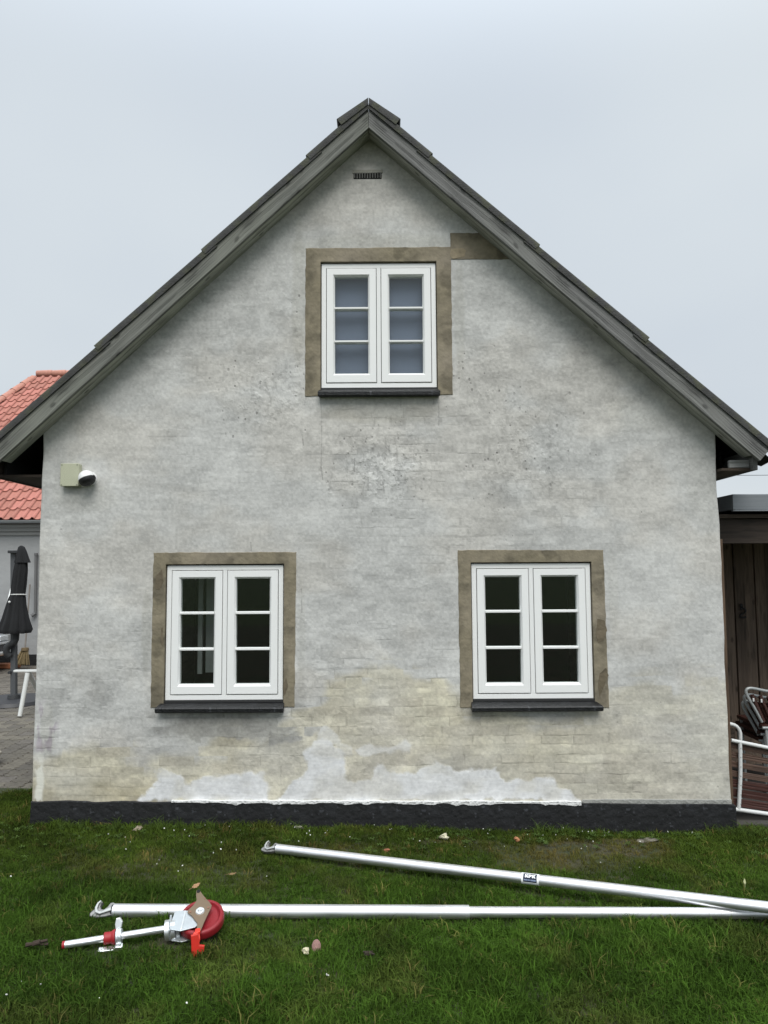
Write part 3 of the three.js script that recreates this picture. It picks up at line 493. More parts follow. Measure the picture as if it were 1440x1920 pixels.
// the paved yard on the left and behind: bed and interlocking wave blocks
const YARD = -0.012;
struct('yard_paving', planar(box(-16, HL - 0.03, -0.1, YARD - 0.014, -9.6, -0.55), (x, y, z) => [x / 1.1, z / 1.1]), std({ map: rep(soil, 1, 1), roughness: 1, color: lin(1.2, 1.0, 1.6) }));
const yard = scene.children[scene.children.length - 1];
{
  const bl = 0.2, bw = 0.165;   // block depth along z, width along x
  const shp = (() => { const w = bw / 2 - 0.0008, l = bl / 2 - 0.005, k = 0.026; return poly([[-w, -l + k], [-w * 0.35, -l - k * 0.4], [w * 0.35, -l + k], [w, -l - k * 0.4 + 0.006], [w - k, -l * 0.45], [w + k * 0.2, 0], [w - k, l * 0.45], [w, l - k * 0.4], [w * 0.35, l + k], [-w * 0.35, l - k * 0.4], [-w, l + k - 0.006], [-w - k, l * 0.45], [-w + k * 0.2, 0], [-w - k, -l * 0.45]]); })();
  const base = extrude(shp, -0.04, 0, 0.005); base.rotateX(-Math.PI / 2); planar(base, (x, y, z) => [x * 2, z * 2]);
  const pav = texture(256, 256, (u, v, o) => { const t = 1 + (tfbm(u, v, 20, 20, 740, 4) - 0.5) * 0.7 + (tfbm(u, v, 4, 4, 741, 3) - 0.5) * 0.4; o[0] = 0.118 * t; o[1] = 0.108 * t; o[2] = 0.09 * t; }, true);
  const tones = [0.85, 0.95, 1.05, 1.18].map((k, i) => std({ map: pav, bumpMap: rep(mottleFine, 1, 1), bumpScale: 0.002, roughness: 0.95, color: lin(k * 1.02, k, k * [1, 0.97, 1.03, 0.95][i]) }));
  const rest = []; let kept = 0;
  for (let i = 0; i < 48; i++) for (let j = 0; j < 44; j++) {
    const x = -2.62 - i * bw, z = -0.62 - j * bl - (i & 1 ? 0.012 : 0);
    if (z > lawnEdge(x) + 0.1) continue;
    const vx = ((x - 0) / (EYE.z - z)) * 1386 + 720;   // inside or near the part of the yard that the photograph shows
    const m = new THREE.Matrix4().compose(V(x, YARD + (hash(i, j, 3) - 0.5) * 0.006, z), new THREE.Quaternion().setFromEuler(new THREE.Euler((hash(i, j, 4) - 0.5) * 0.02, (hash(i, j, 5) - 0.5) * 0.03, (hash(i, j, 6) - 0.5) * 0.02)), V(1, 1, 1));
    if (vx > -60 && vx < 80 && z > -5.6 && kept < 290) { const b = part('paving_stone', base, tones[Math.floor(hash(i, j, 7) * 4)], yard); b.applyMatrix4(m); kept++; } else rest.push(m);
  }
  const im = new THREE.InstancedMesh(base, tones[1], rest.length); im.name = 'paving_stones'; im.userData.kind = 'stuff'; rest.forEach((m, i) => { im.setMatrixAt(i, m); const k = 0.8 + 0.4 * hash(i, 9, 9); im.setColorAt(i, lin(k, k * 0.98, k)); }); shade(im); yard.add(im);
}

// ------------------------------------------------------------------ grass
const onPole = [];   // segments that keep the blades off: [x0, z0, x1, z1, radius]
function clearOf(x, z) { for (const [a, b, c, d, r] of onPole) { const ux = c - a, uz = d - b, t = clamp(((x - a) * ux + (z - b) * uz) / (ux * ux + uz * uz)); if (Math.hypot(x - a - ux * t, z - b - uz * t) < r) return false; } return true; }
function tuft(seed, n, spread, h0, h1, w, lean) {
  const r = rng(seed), pos = [], idx = [], nor = [];
  for (let i = 0; i < n; i++) {
    const a = r() * 6.283, q = Math.sqrt(r()) * spread, bx = Math.cos(a) * q, bz = Math.sin(a) * q, h = lerp(h0, h1, r()), fa = r() * 6.283, sx = Math.cos(fa) * w * 0.5 * (0.7 + 0.6 * r()), sz = Math.sin(fa) * w * 0.5, la = r() * 6.283, l = lean * (0.3 + r()) * h, lx = Math.cos(la) * l, lz = Math.sin(la) * l, k = pos.length / 3;
    pos.push(bx - sx, -0.012, bz - sz, bx + sx, -0.012, bz + sz, bx + lx * 0.35 - sx * 0.8, h * 0.6, bz + lz * 0.35 - sz * 0.8, bx + lx * 0.35 + sx * 0.8, h * 0.6, bz + lz * 0.35 + sz * 0.8, bx + lx, h * (1 - 0.25 * lean), bz + lz);
    idx.push(k, k + 1, k + 3, k, k + 3, k + 2, k + 2, k + 3, k + 4);
  }
  const g = new THREE.BufferGeometry(); g.setAttribute('position', new THREE.Float32BufferAttribute(pos, 3)); g.setIndex(idx); g.computeVertexNormals(); return g;
}
const mGrass = new THREE.MeshPhysicalMaterial({ color: 0xffffff, roughness: 0.9, specularIntensity: 0.2, side: THREE.DoubleSide });
const bare = [[1120, 1590, 0.5, 0.16, 1], [1060, 1615, 0.45, 0.2, 0.8], [960, 1590, 0.35, 0.12, 0.5], [1200, 1570, 0.25, 0.1, 1], [620, 1590, 0.4, 0.08, 0.4], [420, 1650, 0.3, 0.2, 0.35], [300, 1640, 0.35, 0.2, 0.3], [860, 1575, 0.3, 0.06, 0.6]].map(([a, b, rx, rz, k]) => { const p = onY(a, b, -0.02); return [p.x, p.z, rx, rz, k]; });
const bareAt = (x, z) => { let m = 0; for (const [cx, cz, rx, rz, k] of bare) { const q = ((x - cx) / rx) ** 2 + ((z - cz) / rz) ** 2; m = Math.max(m, k * sstep(1.5, 0.3, q * (0.6 + 0.8 * fbm(x * 5, z * 5, 801, 3)))); } return m; };
function growGrass() {
  const r = rng(4242), kinds = [tuft(1, 12, 0.028, 0.02, 0.046, 0.0029, 0.9), tuft(2, 12, 0.03, 0.018, 0.04, 0.0027, 1.3), tuft(3, 11, 0.024, 0.03, 0.06, 0.003, 0.7)], sets = kinds.map(() => []);
  for (let i = 0; i < 135000; i++) {
    const x = lerp(-3.7, 3.7, r()), z = r() < 0.85 ? lerp(-0.95, 2.7, r()) : lerp(2.7, 4.6, r());
    const keep = r(), kk = r(), yaw = r() * 6.283, sc = r(), tint = r();
    if (z < 0.02 && x > HL - 0.03 && x < HR + 0.04) continue;
    if (x < -2.4 && z < lawnEdge(x) + 0.04 * Math.sin(x * 30) - 0.02) continue;
    if (x > HR && z < -0.12) continue;
    const b = bareAt(x, z); if (keep < b * 0.62) continue;
    if (!clearOf(x, z)) continue;
    const lush = fbm(x * 2.1 + 4, z * 2.8 + 9, 811, 3), k = lush > 0.55 && kk < 0.6 ? 2 : kk < 0.5 ? 0 : 1;
    const s = (0.5 + 0.8 * sc * sc + (tint > 0.93 ? 0.35 : 0)) * lerp(0.75, 1.15, lush) * (1 - 0.35 * b) * (z < 0.08 && z > 0 ? 1.25 : 1) * lerp(0.95, 1.2, sstep(0.8, 1.8, z));
    const tone = fbm(x * 3.2 + 40, z * 3.6 + 7, 821, 4), dry = clamp(sstep(0.56, 0.74, fbm(x * 4 + 9, z * 4 + 3, 831, 3)) * 0.25 + b * 0.6 + (tint > 0.985 ? 0.8 : 0));
    const dk = (0.35 + 1.3 * tone) * (0.75 + 0.5 * tint), far = sstep(1.3, 0.3, z);
    sets[k].push([x, z, s, yaw, lerp(0.042, 0.115, dry) * dk * (1 + 0.14 * far), lerp(0.086, 0.106, dry) * dk * (1 - 0.1 * far), lerp(0.0098, 0.032, dry) * dk]);
  }
  const m = new THREE.Matrix4(), q = new THREE.Quaternion(), e = new THREE.Euler();
  sets.forEach((list, k) => {
    const im = new THREE.InstancedMesh(kinds[k], mGrass, list.length); im.name = numbered('lawn_grass'); im.userData = { label: ['short green lawn grass covering the front lawn', 'low flattened lawn grass covering the front lawn', 'longer lush lawn grass in patches on the front lawn'][k], category: 'grass', kind: 'stuff' };
    list.forEach(([x, z, s, yaw, cr, cg, cb], i) => { e.set((hash(i, k, 1) - 0.5) * 0.4, yaw, (hash(i, k, 2) - 0.5) * 0.4); q.setFromEuler(e); m.compose(V(x, groundY(x, z), z), q, V(s, s, s)); im.setMatrixAt(i, m); im.setColorAt(i, lin(cr, cg, cb)); });
    shade(im); scene.add(im);
  });
  // taller tufts left standing against the plinth
  const tall = tuft(9, 16, 0.03, 0.05, 0.14, 0.0042, 0.75), spots = [];
  for (const [px, n, w] of [[148, 12, 0.12], [215, 7, 0.08], [290, 4, 0.05], [322, 12, 0.12], [390, 5, 0.07], [455, 5, 0.1], [560, 4, 0.08], [640, 4, 0.08], [790, 3, 0.05], [860, 4, 0.08], [1010, 7, 0.1], [1060, 4, 0.05], [1385, 18, 0.14], [1330, 6, 0.1], [1425, 14, 0.1]]) {
    const c = onZ(px, 1540, 0.03).x; for (let i = 0; i < n; i++) { const a = c + (r() - 0.5) * 2 * w, zz = 0.03 + r() * 0.1; spots.push([a, zz, 0.45 + 0.5 * r(), r() * 6.28]); }
  }
  for (let i = 0; i < 150; i++) spots.push([lerp(HL, HR, r()), 0.022 + 0.1 * r() * r(), 0.25 + 0.4 * r() * r(), r() * 6.28]);
  const im = new THREE.InstancedMesh(tall, mGrass, spots.length); im.name = 'tall_grass'; im.userData = { label: 'taller grass tufts standing against the black plinth', category: 'grass', kind: 'stuff' };
  spots.forEach(([x, z, s, yaw], i) => { e.set(0, yaw, 0); q.setFromEuler(e); m.compose(V(x, groundY(x, z), z), q, V(s, s, s)); im.setMatrixAt(i, m); const k = 0.8 + 0.5 * hash(i, 3, 3); im.setColorAt(i, lin(0.058 * k, 0.092 * k, 0.018 * k)); }); shade(im); scene.add(im);
}

// broad-leaved weeds in the lawn: flat rosettes
function growWeeds() {
  const r = rng(777), pos = [], idx = [];
  for (let i = 0; i < 7; i++) { const a = i * 0.9 + r() * 0.4, L = 0.024 + 0.02 * r(), W = 0.009 + 0.004 * r(), k = pos.length / 3, c = Math.cos(a), d = Math.sin(a), up = 0.016 + 0.012 * r();
    for (const [u, w, y] of [[0.1, 0.2, 0.2], [0.5, 0.8, 0.9], [0.8, 1, 1], [1, 0.1, 0.8]]) pos.push(c * u * L - d * w * W * 0.5, y * up, d * u * L + c * w * W * 0.5, c * u * L, y * up - 0.002, d * u * L, c * u * L + d * w * W * 0.5, y * up, d * u * L - c * w * W * 0.5);
    for (let j = 0; j < 3; j++) { const q = k + j * 3; idx.push(q, q + 3, q + 1, q + 1, q + 3, q + 4, q + 1, q + 4, q + 2, q + 2, q + 4, q + 5); } }
  const g = new THREE.BufferGeometry(); g.setAttribute('position', new THREE.Float32BufferAttribute(pos, 3)); g.setIndex(idx); g.computeVertexNormals();
  const list = []; for (let i = 0; i < 420; i++) { const x = lerp(-3, 3, r()), z = 0.06 + 0.9 * r() * r(), f = fbm(x * 1.8 + 3, z * 1.8, 841, 3), k = r(), y = r(), q = r(); if (f < 0.5 + (z > 0.5 ? 0.04 : -0.06) || !clearOf(x, z)) continue; list.push([x, z, 0.35 + 0.5 * k, y * 6.28, q]); }
  const im = new THREE.InstancedMesh(g, mGrass, list.length); im.name = 'lawn_weeds'; im.userData = { label: 'small broad-leaved weeds growing among the lawn grass', category: 'weeds', kind: 'stuff' };
  list.forEach(([x, z, s, y, q], i) => { im.setMatrixAt(i, new THREE.Matrix4().compose(V(x, groundY(x, z) + 0.012, z), new THREE.Quaternion().setFromEuler(new THREE.Euler(0, y, 0)), V(s, s, s))); const k = 0.7 + 0.6 * q; im.setColorAt(i, lin(0.055 * k, 0.09 * k, 0.022 * k)); }); shade(im); scene.add(im);
}

// ------------------------------------------------------------------ aluminium props on the lawn
const scratched = texture(512, 256, (u, v, o) => { const a = tfbm(u, v, 3, 60, 850, 3), b = tfbm(u, v, 8, 8, 860, 4); o[0] = o[1] = o[2] = 0.47 + (a - 0.5) * 0.16 + (b - 0.5) * 0.2; }, false);
const mAlu = std({ color: lin(0.86, 0.865, 0.88), metalness: 1, roughness: 0.95, roughnessMap: rep(scratched, 1, 1), bumpMap: rep(scratched, 1, 1), bumpScale: 0.0006 });
mAlu.roughness = 1;
const mAluDull = std({ color: lin(0.24, 0.24, 0.235), metalness: 0.45, roughness: 0.5, bumpMap: rep(mottleFine, 2, 2), bumpScale: 0.002 });
const mZinc = std({ color: lin(0.88, 0.9, 0.91), metalness: 0.9, roughness: 0.4, bumpMap: rep(mottle, 2, 2), bumpScale: 0.001 });
const mClaw = std({ color: lin(0.4, 0.41, 0.4), metalness: 0.5, roughness: 0.45 });
const mZincDull = std({ color: lin(0.62, 0.66, 0.68), metalness: 0.75, roughness: 0.42, bumpMap: rep(mottle, 2, 2), bumpScale: 0.002 });
const mBlackRubber = std({ color: lin(0.015, 0.015, 0.016), roughness: 0.6 });
function hookHead(g) {   // the claw at the end of a prop; the tube starts at x = 0 and runs to +x
  const claw = poly([[0.004, -0.027], [0.004, 0.03], [-0.006, 0.036], [-0.02, 0.033], [-0.03, 0.012], [-0.044, 0.0], [-0.06, 0.002], [-0.068, 0.014], [-0.067, 0.028], [-0.061, 0.036], [-0.068, 0.041], [-0.08, 0.028], [-0.086, 0.008], [-0.104, -0.01], [-0.112, -0.022], [-0.108, -0.034], [-0.075, -0.042], [-0.03, -0.036]]);
  part('claw', extrude(claw, -0.016, 0.016, 0.005), mAluDull, g);
  const latch = poly([[-0.004, 0.006], [-0.028, -0.004], [-0.046, -0.016], [-0.066, -0.014], [-0.076, 0.0], [-0.074, 0.022], [-0.064, 0.035], [-0.07, 0.04], [-0.084, 0.026], [-0.089, 0.002], [-0.08, -0.022], [-0.055, -0.03], [-0.026, -0.02], [-0.002, -0.012]]);
  part('latch', extrude(latch, 0.021, 0.03, 0.003), mClaw, g);
  const coll = new THREE.CylinderGeometry(0.029, 0.029, 0.012, 28); coll.rotateZ(Math.PI / 2); coll.translate(0.001, 0, 0); part('collar', coll, mBlackRubber, g);
}
function propUV(g) { return g; }
function prop(name, label, a, b, segs, roll) {
  const t = thing(name, label, 'scaffold pole', [a.x, a.y, a.z], 'aluminium scaffold poles lying on the lawn');
  const dir = b.clone().sub(a).normalize(), L = b.distanceTo(a);
  const zx = dir.clone().cross(V(0, 1, 0)).normalize(), yx = zx.clone().cross(dir);
  t.quaternion.setFromRotationMatrix(new THREE.Matrix4().makeBasis(dir, yx, zx));
  for (const [s0, s1, r] of segs) {
    const e1 = Math.min(s1, L), c = new THREE.CylinderGeometry(r, r, e1 - s0, 40, 1, true); c.rotateZ(-Math.PI / 2); c.translate((s0 + e1) / 2, 0, 0);
    const lip = (x, rr) => { const q = new THREE.RingGeometry(rr * 0.9, rr, 40); q.rotateY(x < s0 + 0.01 ? -Math.PI / 2 : Math.PI / 2); q.translate(x, 0, 0); return q; };
    const inner = new THREE.CylinderGeometry(r * 0.9, r * 0.9, e1 - s0, 40, 1, true); inner.rotateZ(-Math.PI / 2); inner.translate((s0 + e1) / 2, 0, 0);
    const g = mergeGeometries([c, lip(s0, r), lip(e1, r), inner]); const u = g.attributes.uv; for (let i = 0; i < u.count; i++) u.setXY(i, u.getY(i) * (e1 - s0), u.getX(i)); part('tube', g, mAlu, t);
  }
  const hg = new THREE.Group(); hg.name = 'hook_head'; hg.rotation.x = roll; hg.scale.setScalar(segs[0][2] / 0.0325); t.add(hg); hookHead(hg);
  return [t, L];
}
{
  const R = 0.0325, RB = 0.0278;
  const a0 = onY(212, 1707.5, 0.028), a1 = onY(1440, 1712.5, 0.024); a1.add(a1.clone().sub(a0).normalize().multiplyScalar(0.55));
  const b0 = onY(518, 1591, 0.026), b1 = onY(1440, 1701.5, 0.085); b1.add(b1.clone().sub(b0).normalize().multiplyScalar(0.6));
  const joint = onY(880, 1711, 0.028).distanceTo(a0);
  prop('scaffold_pole', 'long aluminium pole lying level across the lawn under the red wheel', a0, a1, [[0.004, joint, R], [joint - 0.05, 9, 0.0262]], -0.85);
  const [tb, Lb] = prop('scaffold_pole', 'slanting aluminium pole with a navy and white sticker lying on the lawn', b0, b1, [[0.004, 9, RB]], -0.85);
  for (const [p, q, r] of [[a0, a1, 0.024], [b0, b1, 0.02]]) onPole.push([p.x, p.z, q.x, q.z, r]);
  // sticker wrapped over the tube
  const cv = document.createElement('canvas'); cv.width = 512; cv.height = 512; const c = cv.getContext('2d');
  c.fillStyle = '#eef1f0'; c.fillRect(0, 0, 512, 512); c.fillStyle = '#131d33'; c.fillRect(60, 60, 392, 300);
  c.fillStyle = '#f4f6f6'; c.font = 'bold 150px sans-serif'; c.textAlign = 'center'; c.textBaseline = 'middle'; c.save(); c.translate(256, 160); c.scale(1.1, 1); c.fillText('KPK', 0, 0); c.strokeStyle = '#f4f6f6'; c.lineWidth = 8; c.strokeText('KPK', 0, 0); c.restore();
  c.fillStyle = '#8f9db8'; for (const [x, w] of [[84, 24], [112, 18], [134, 30], [168, 22], [206, 16], [226, 26], [272, 30], [306, 22], [332, 26], [362, 18], [384, 40]]) c.fillRect(x, 268, w, 46);
  c.fillStyle = '#aab2ba'; for (let i = 0; i < 26; i++) c.fillRect(66 + i * 15, 392, 9, 12);
  const tx = new THREE.CanvasTexture(cv); tx.colorSpace = THREE.SRGBColorSpace;
  const mid = onY(996, 1648, 0.055).distanceTo(b0), w = 0.098, g = new THREE.CylinderGeometry(RB + 0.0006, RB + 0.0006, w, 40, 1, true, 0, Math.PI * 1.0);
  // cylinder axis to x; u runs round the tube, v along it
  const p = g.attributes.position, u = g.attributes.uv, A0 = -0.62, A1 = Math.PI - 0.62;
  for (let i = 0; i < p.count; i++) { const fu = u.getX(i), fv = u.getY(i), a = lerp(1.82, -1.15, fu); p.setXYZ(i, mid + (fv - 0.5) * w, Math.sin(a) * (RB + 0.0006), Math.cos(a) * (RB + 0.0006)); u.setXY(i, fv, 1 - fu); }
  g.computeVertexNormals(); part('sticker', g, std({ map: tx, roughness: 0.35 }), tb, 'white and navy sticker reading KPK');
}

// ------------------------------------------------------------------ the castor leg with its red wheel
{
  const c = onY(377.5, 1721, 0.082), t = thing('castor_leg', 'galvanised adjustable leg with a red castor wheel lying on the grass', 'castor', [c.x, c.y - 0.008, c.z]);
  t.rotation.set(0.33, 0.2, 0, 'XYZ');
  const mRed = std({ color: lin(0.25, 0.012, 0.018), roughness: 0.42, bumpMap: rep(mottleFine, 2, 2), bumpScale: 0.0012 }), mRedDark = std({ color: lin(0.3, 0.012, 0.016), roughness: 0.5 }), mRedBright = std({ color: lin(0.72, 0.035, 0.015), roughness: 0.45 }), mTan = std({ color: lin(0.2, 0.145, 0.095), metalness: 0.35, roughness: 0.5, bumpMap: rep(mottle, 3, 3), bumpScale: 0.001 });
  const lathe = (pts, m, n) => part(n, new THREE.LatheGeometry(pts.map(([a, b]) => new THREE.Vector2(a, b)), 64), m, t);
  lathe([[0.0, 0.012], [0.028, 0.012], [0.034, 0.006], [0.078, 0.006], [0.086, 0.01], [0.09, 0.0215], [0.094, 0.0245], [0.102, 0.024], [0.108, 0.019], [0.11, 0.01], [0.11, -0.01], [0.108, -0.019], [0.102, -0.024], [0.094, -0.0245], [0.086, -0.01], [0.0, -0.01]], mRed, 'wheel');
  lathe([[0.0, 0.03], [0.016, 0.03], [0.02, 0.027], [0.022, 0.012]], mRedDark, 'hub');
  const up = (shape, y0, y1, bev) => { const g = extrude(shape, y0, y1, bev); g.rotateX(-Math.PI / 2); return g; };   // shape y becomes -z (away from the viewer)
  part('brake_plate', up(poly([[-0.026, 0.152], [-0.012, 0.156], [0.002, 0.124], [0.018, 0.094], [0.038, 0.062], [0.052, 0.034], [0.048, 0.018], [0.02, -0.06], [0.004, -0.114], [-0.016, -0.112], [-0.014, -0.065], [-0.042, -0.012], [-0.064, 0.012], [-0.062, 0.026], [-0.036, 0.056], [-0.023, 0.085], [-0.027, 0.122]]), 0.038, 0.043, 0.0012), mTan, t);
  const hole = new THREE.CylinderGeometry(0.0085, 0.0085, 0.003, 20); hole.scale(1, 1, 1.3); hole.translate(-0.016, 0.0435, -0.142); part('hole', hole, mDark, t);
  const washer = new THREE.CylinderGeometry(0.02, 0.022, 0.006, 28); washer.translate(-0.003, 0.046, -0.006); part('washer', washer, mZinc, t);
  const bolt = new THREE.CylinderGeometry(0.011, 0.012, 0.011, 6); bolt.translate(-0.003, 0.053, -0.006); part('bolt', bolt, mZinc, t);
  for (const [x, z, r] of [[-0.05, -0.012, 0.006], [0.018, -0.085, 0.004], [0.036, -0.022, 0.006]]) { const g = new THREE.CylinderGeometry(r, r, 0.003, 14); g.translate(x, 0.044, z); part('rivet', g, std({ color: lin(0.3, 0.16, 0.11), roughness: 0.5, metalness: 0.5 }), t); }
  // galvanised fork: a bent upper plate, its lower twin and the swivel head
  const fork = poly([[-0.125, 0.04], [-0.104, 0.046], [-0.05, 0.03], [0.004, 0.03], [0.012, -0.01], [-0.012, -0.066], [-0.024, -0.078], [-0.092, -0.088], [-0.138, -0.07], [-0.144, -0.05]]);
  part('fork', up(fork, 0.029, 0.034, 0.0012), mZincDull, t);
  part('fork', up(fork, -0.034, -0.029, 0.0012), mZincDull, t);
  const ridge = extrude(poly([[-0.078, 0.034], [-0.07, 0.034], [-0.084, -0.08], [-0.092, -0.08]]), 0, 0.003, 0.001); ridge.rotateX(-Math.PI / 2); ridge.translate(0, 0.0345, 0); part('fork_rib', ridge, mZinc, t);
  const web = rbox(-0.148, -0.138, -0.03, 0.03, -0.03, 0.07, 0.003); part('fork_web', web, mZincDull, t);
  const cyl = (x0, x1, r, z, y, m, n) => { const g = new THREE.CylinderGeometry(r, r, x1 - x0, 32); g.rotateZ(Math.PI / 2); g.translate((x0 + x1) / 2, y, z); part(n, g, m, t); };
  cyl(-0.168, -0.148, 0.045, 0.03, -0.004, mZinc, 'swivel_head'); cyl(-0.142, -0.12, 0.043, 0.03, -0.006, mZinc, 'swivel_head'); cyl(-0.116, -0.1, 0.036, 0.03, -0.008, mZincDull, 'swivel_head');
  // the stem, its cap, the red collar and the wing nut
  const S0 = -0.16, S1 = -0.62; const stem = (x0, x1, r, m, n) => cyl(x0, x1, r, 0.028, 0.004, m, n);
  stem(S1, S0, 0.0158, mZinc, 'stem'); stem(S1 - 0.012, S1, 0.0168, mRedDark, 'end_cap');
  { const g = new THREE.LatheGeometry([[0.016, -0.026], [0.0255, -0.026], [0.027, -0.022], [0.0255, 0.006], [0.029, 0.01], [0.033, 0.02], [0.033, 0.026], [0.016, 0.026]].map(([a, b]) => new THREE.Vector2(a, b)), 36); g.rotateZ(-Math.PI / 2); g.translate(-0.42, 0.004, 0.028); part('collar', g, mRedDark, t); }
  { const g = new THREE.LatheGeometry([[0.0155, -0.014], [0.031, -0.014], [0.034, -0.01], [0.034, 0.01], [0.031, 0.014], [0.0155, 0.014]].map(([a, b]) => new THREE.Vector2(a, b)), 36); g.rotateZ(-Math.PI / 2); g.translate(-0.379, 0.004, 0.028); part('nut', g, mZincDull, t); }
  { const w1 = extrude(poly([[-0.455, 0.03], [-0.428, 0.036], [-0.424, 0.058], [-0.436, 0.078], [-0.452, 0.076], [-0.458, 0.05]]), -0.012, 0.012, 0.003); w1.rotateX(-0.6); w1.translate(0.06, 0.0, 0.02); part('wing', w1, mZinc, t);
    const w2 = extrude(poly([[-0.42, -0.014], [-0.424, -0.034], [-0.45, -0.038], [-0.53, -0.026], [-0.528, -0.018], [-0.46, -0.022], [-0.45, -0.01]]), -0.015, 0.012, 0.003); w2.translate(0.06, 0.0, 0.066); part('wing', w2, mZinc, t);
    const w3 = rod(V(-0.44, -0.02, 0.07), V(-0.436, -0.042, 0.074), 0.006, 0.003, 10); part('wing', w3, mZinc, t); }
  // bright red brake lever: an eye on the plate, bent down past the rim to a foot pad
  const eye = new THREE.TorusGeometry(0.017, 0.0065, 12, 28); eye.scale(0.85, 1.35, 1.2); eye.rotateX(-Math.PI / 2 + 0.5); eye.translate(-0.018, 0.026, 0.142); part('brake_lever', eye, mRedBright, t);
  part('brake_lever', rbox(-0.022, 0.002, 0.032, 0.046, 0.1, 0.126, 0.004), mRedBright, t);
  const pad = extrude(poly([[-0.034, 0.016], [0.0, 0.02], [0.004, -0.03], [0.026, -0.036], [0.022, -0.06], [-0.006, -0.094], [-0.026, -0.096], [-0.034, -0.06]]), 0.0, 0.016, 0.004); pad.rotateX(-0.45); pad.translate(-0.004, 0.045, 0.155); part('brake_pedal', pad, std({ color: lin(0.55, 0.025, 0.014), roughness: 0.45 }), t);
  const q = t.position; onPole.push([q.x - 0.14, q.z + 0.05, q.x + 0.02, q.z + 0.03, 0.07]); { const e = V(-0.62, 0, 0.03).applyEuler(t.rotation).add(q), f = V(-0.16, 0, 0.03).applyEuler(t.rotation).add(q); onPole.push([e.x, e.z, f.x, f.z, 0.022]); }
}

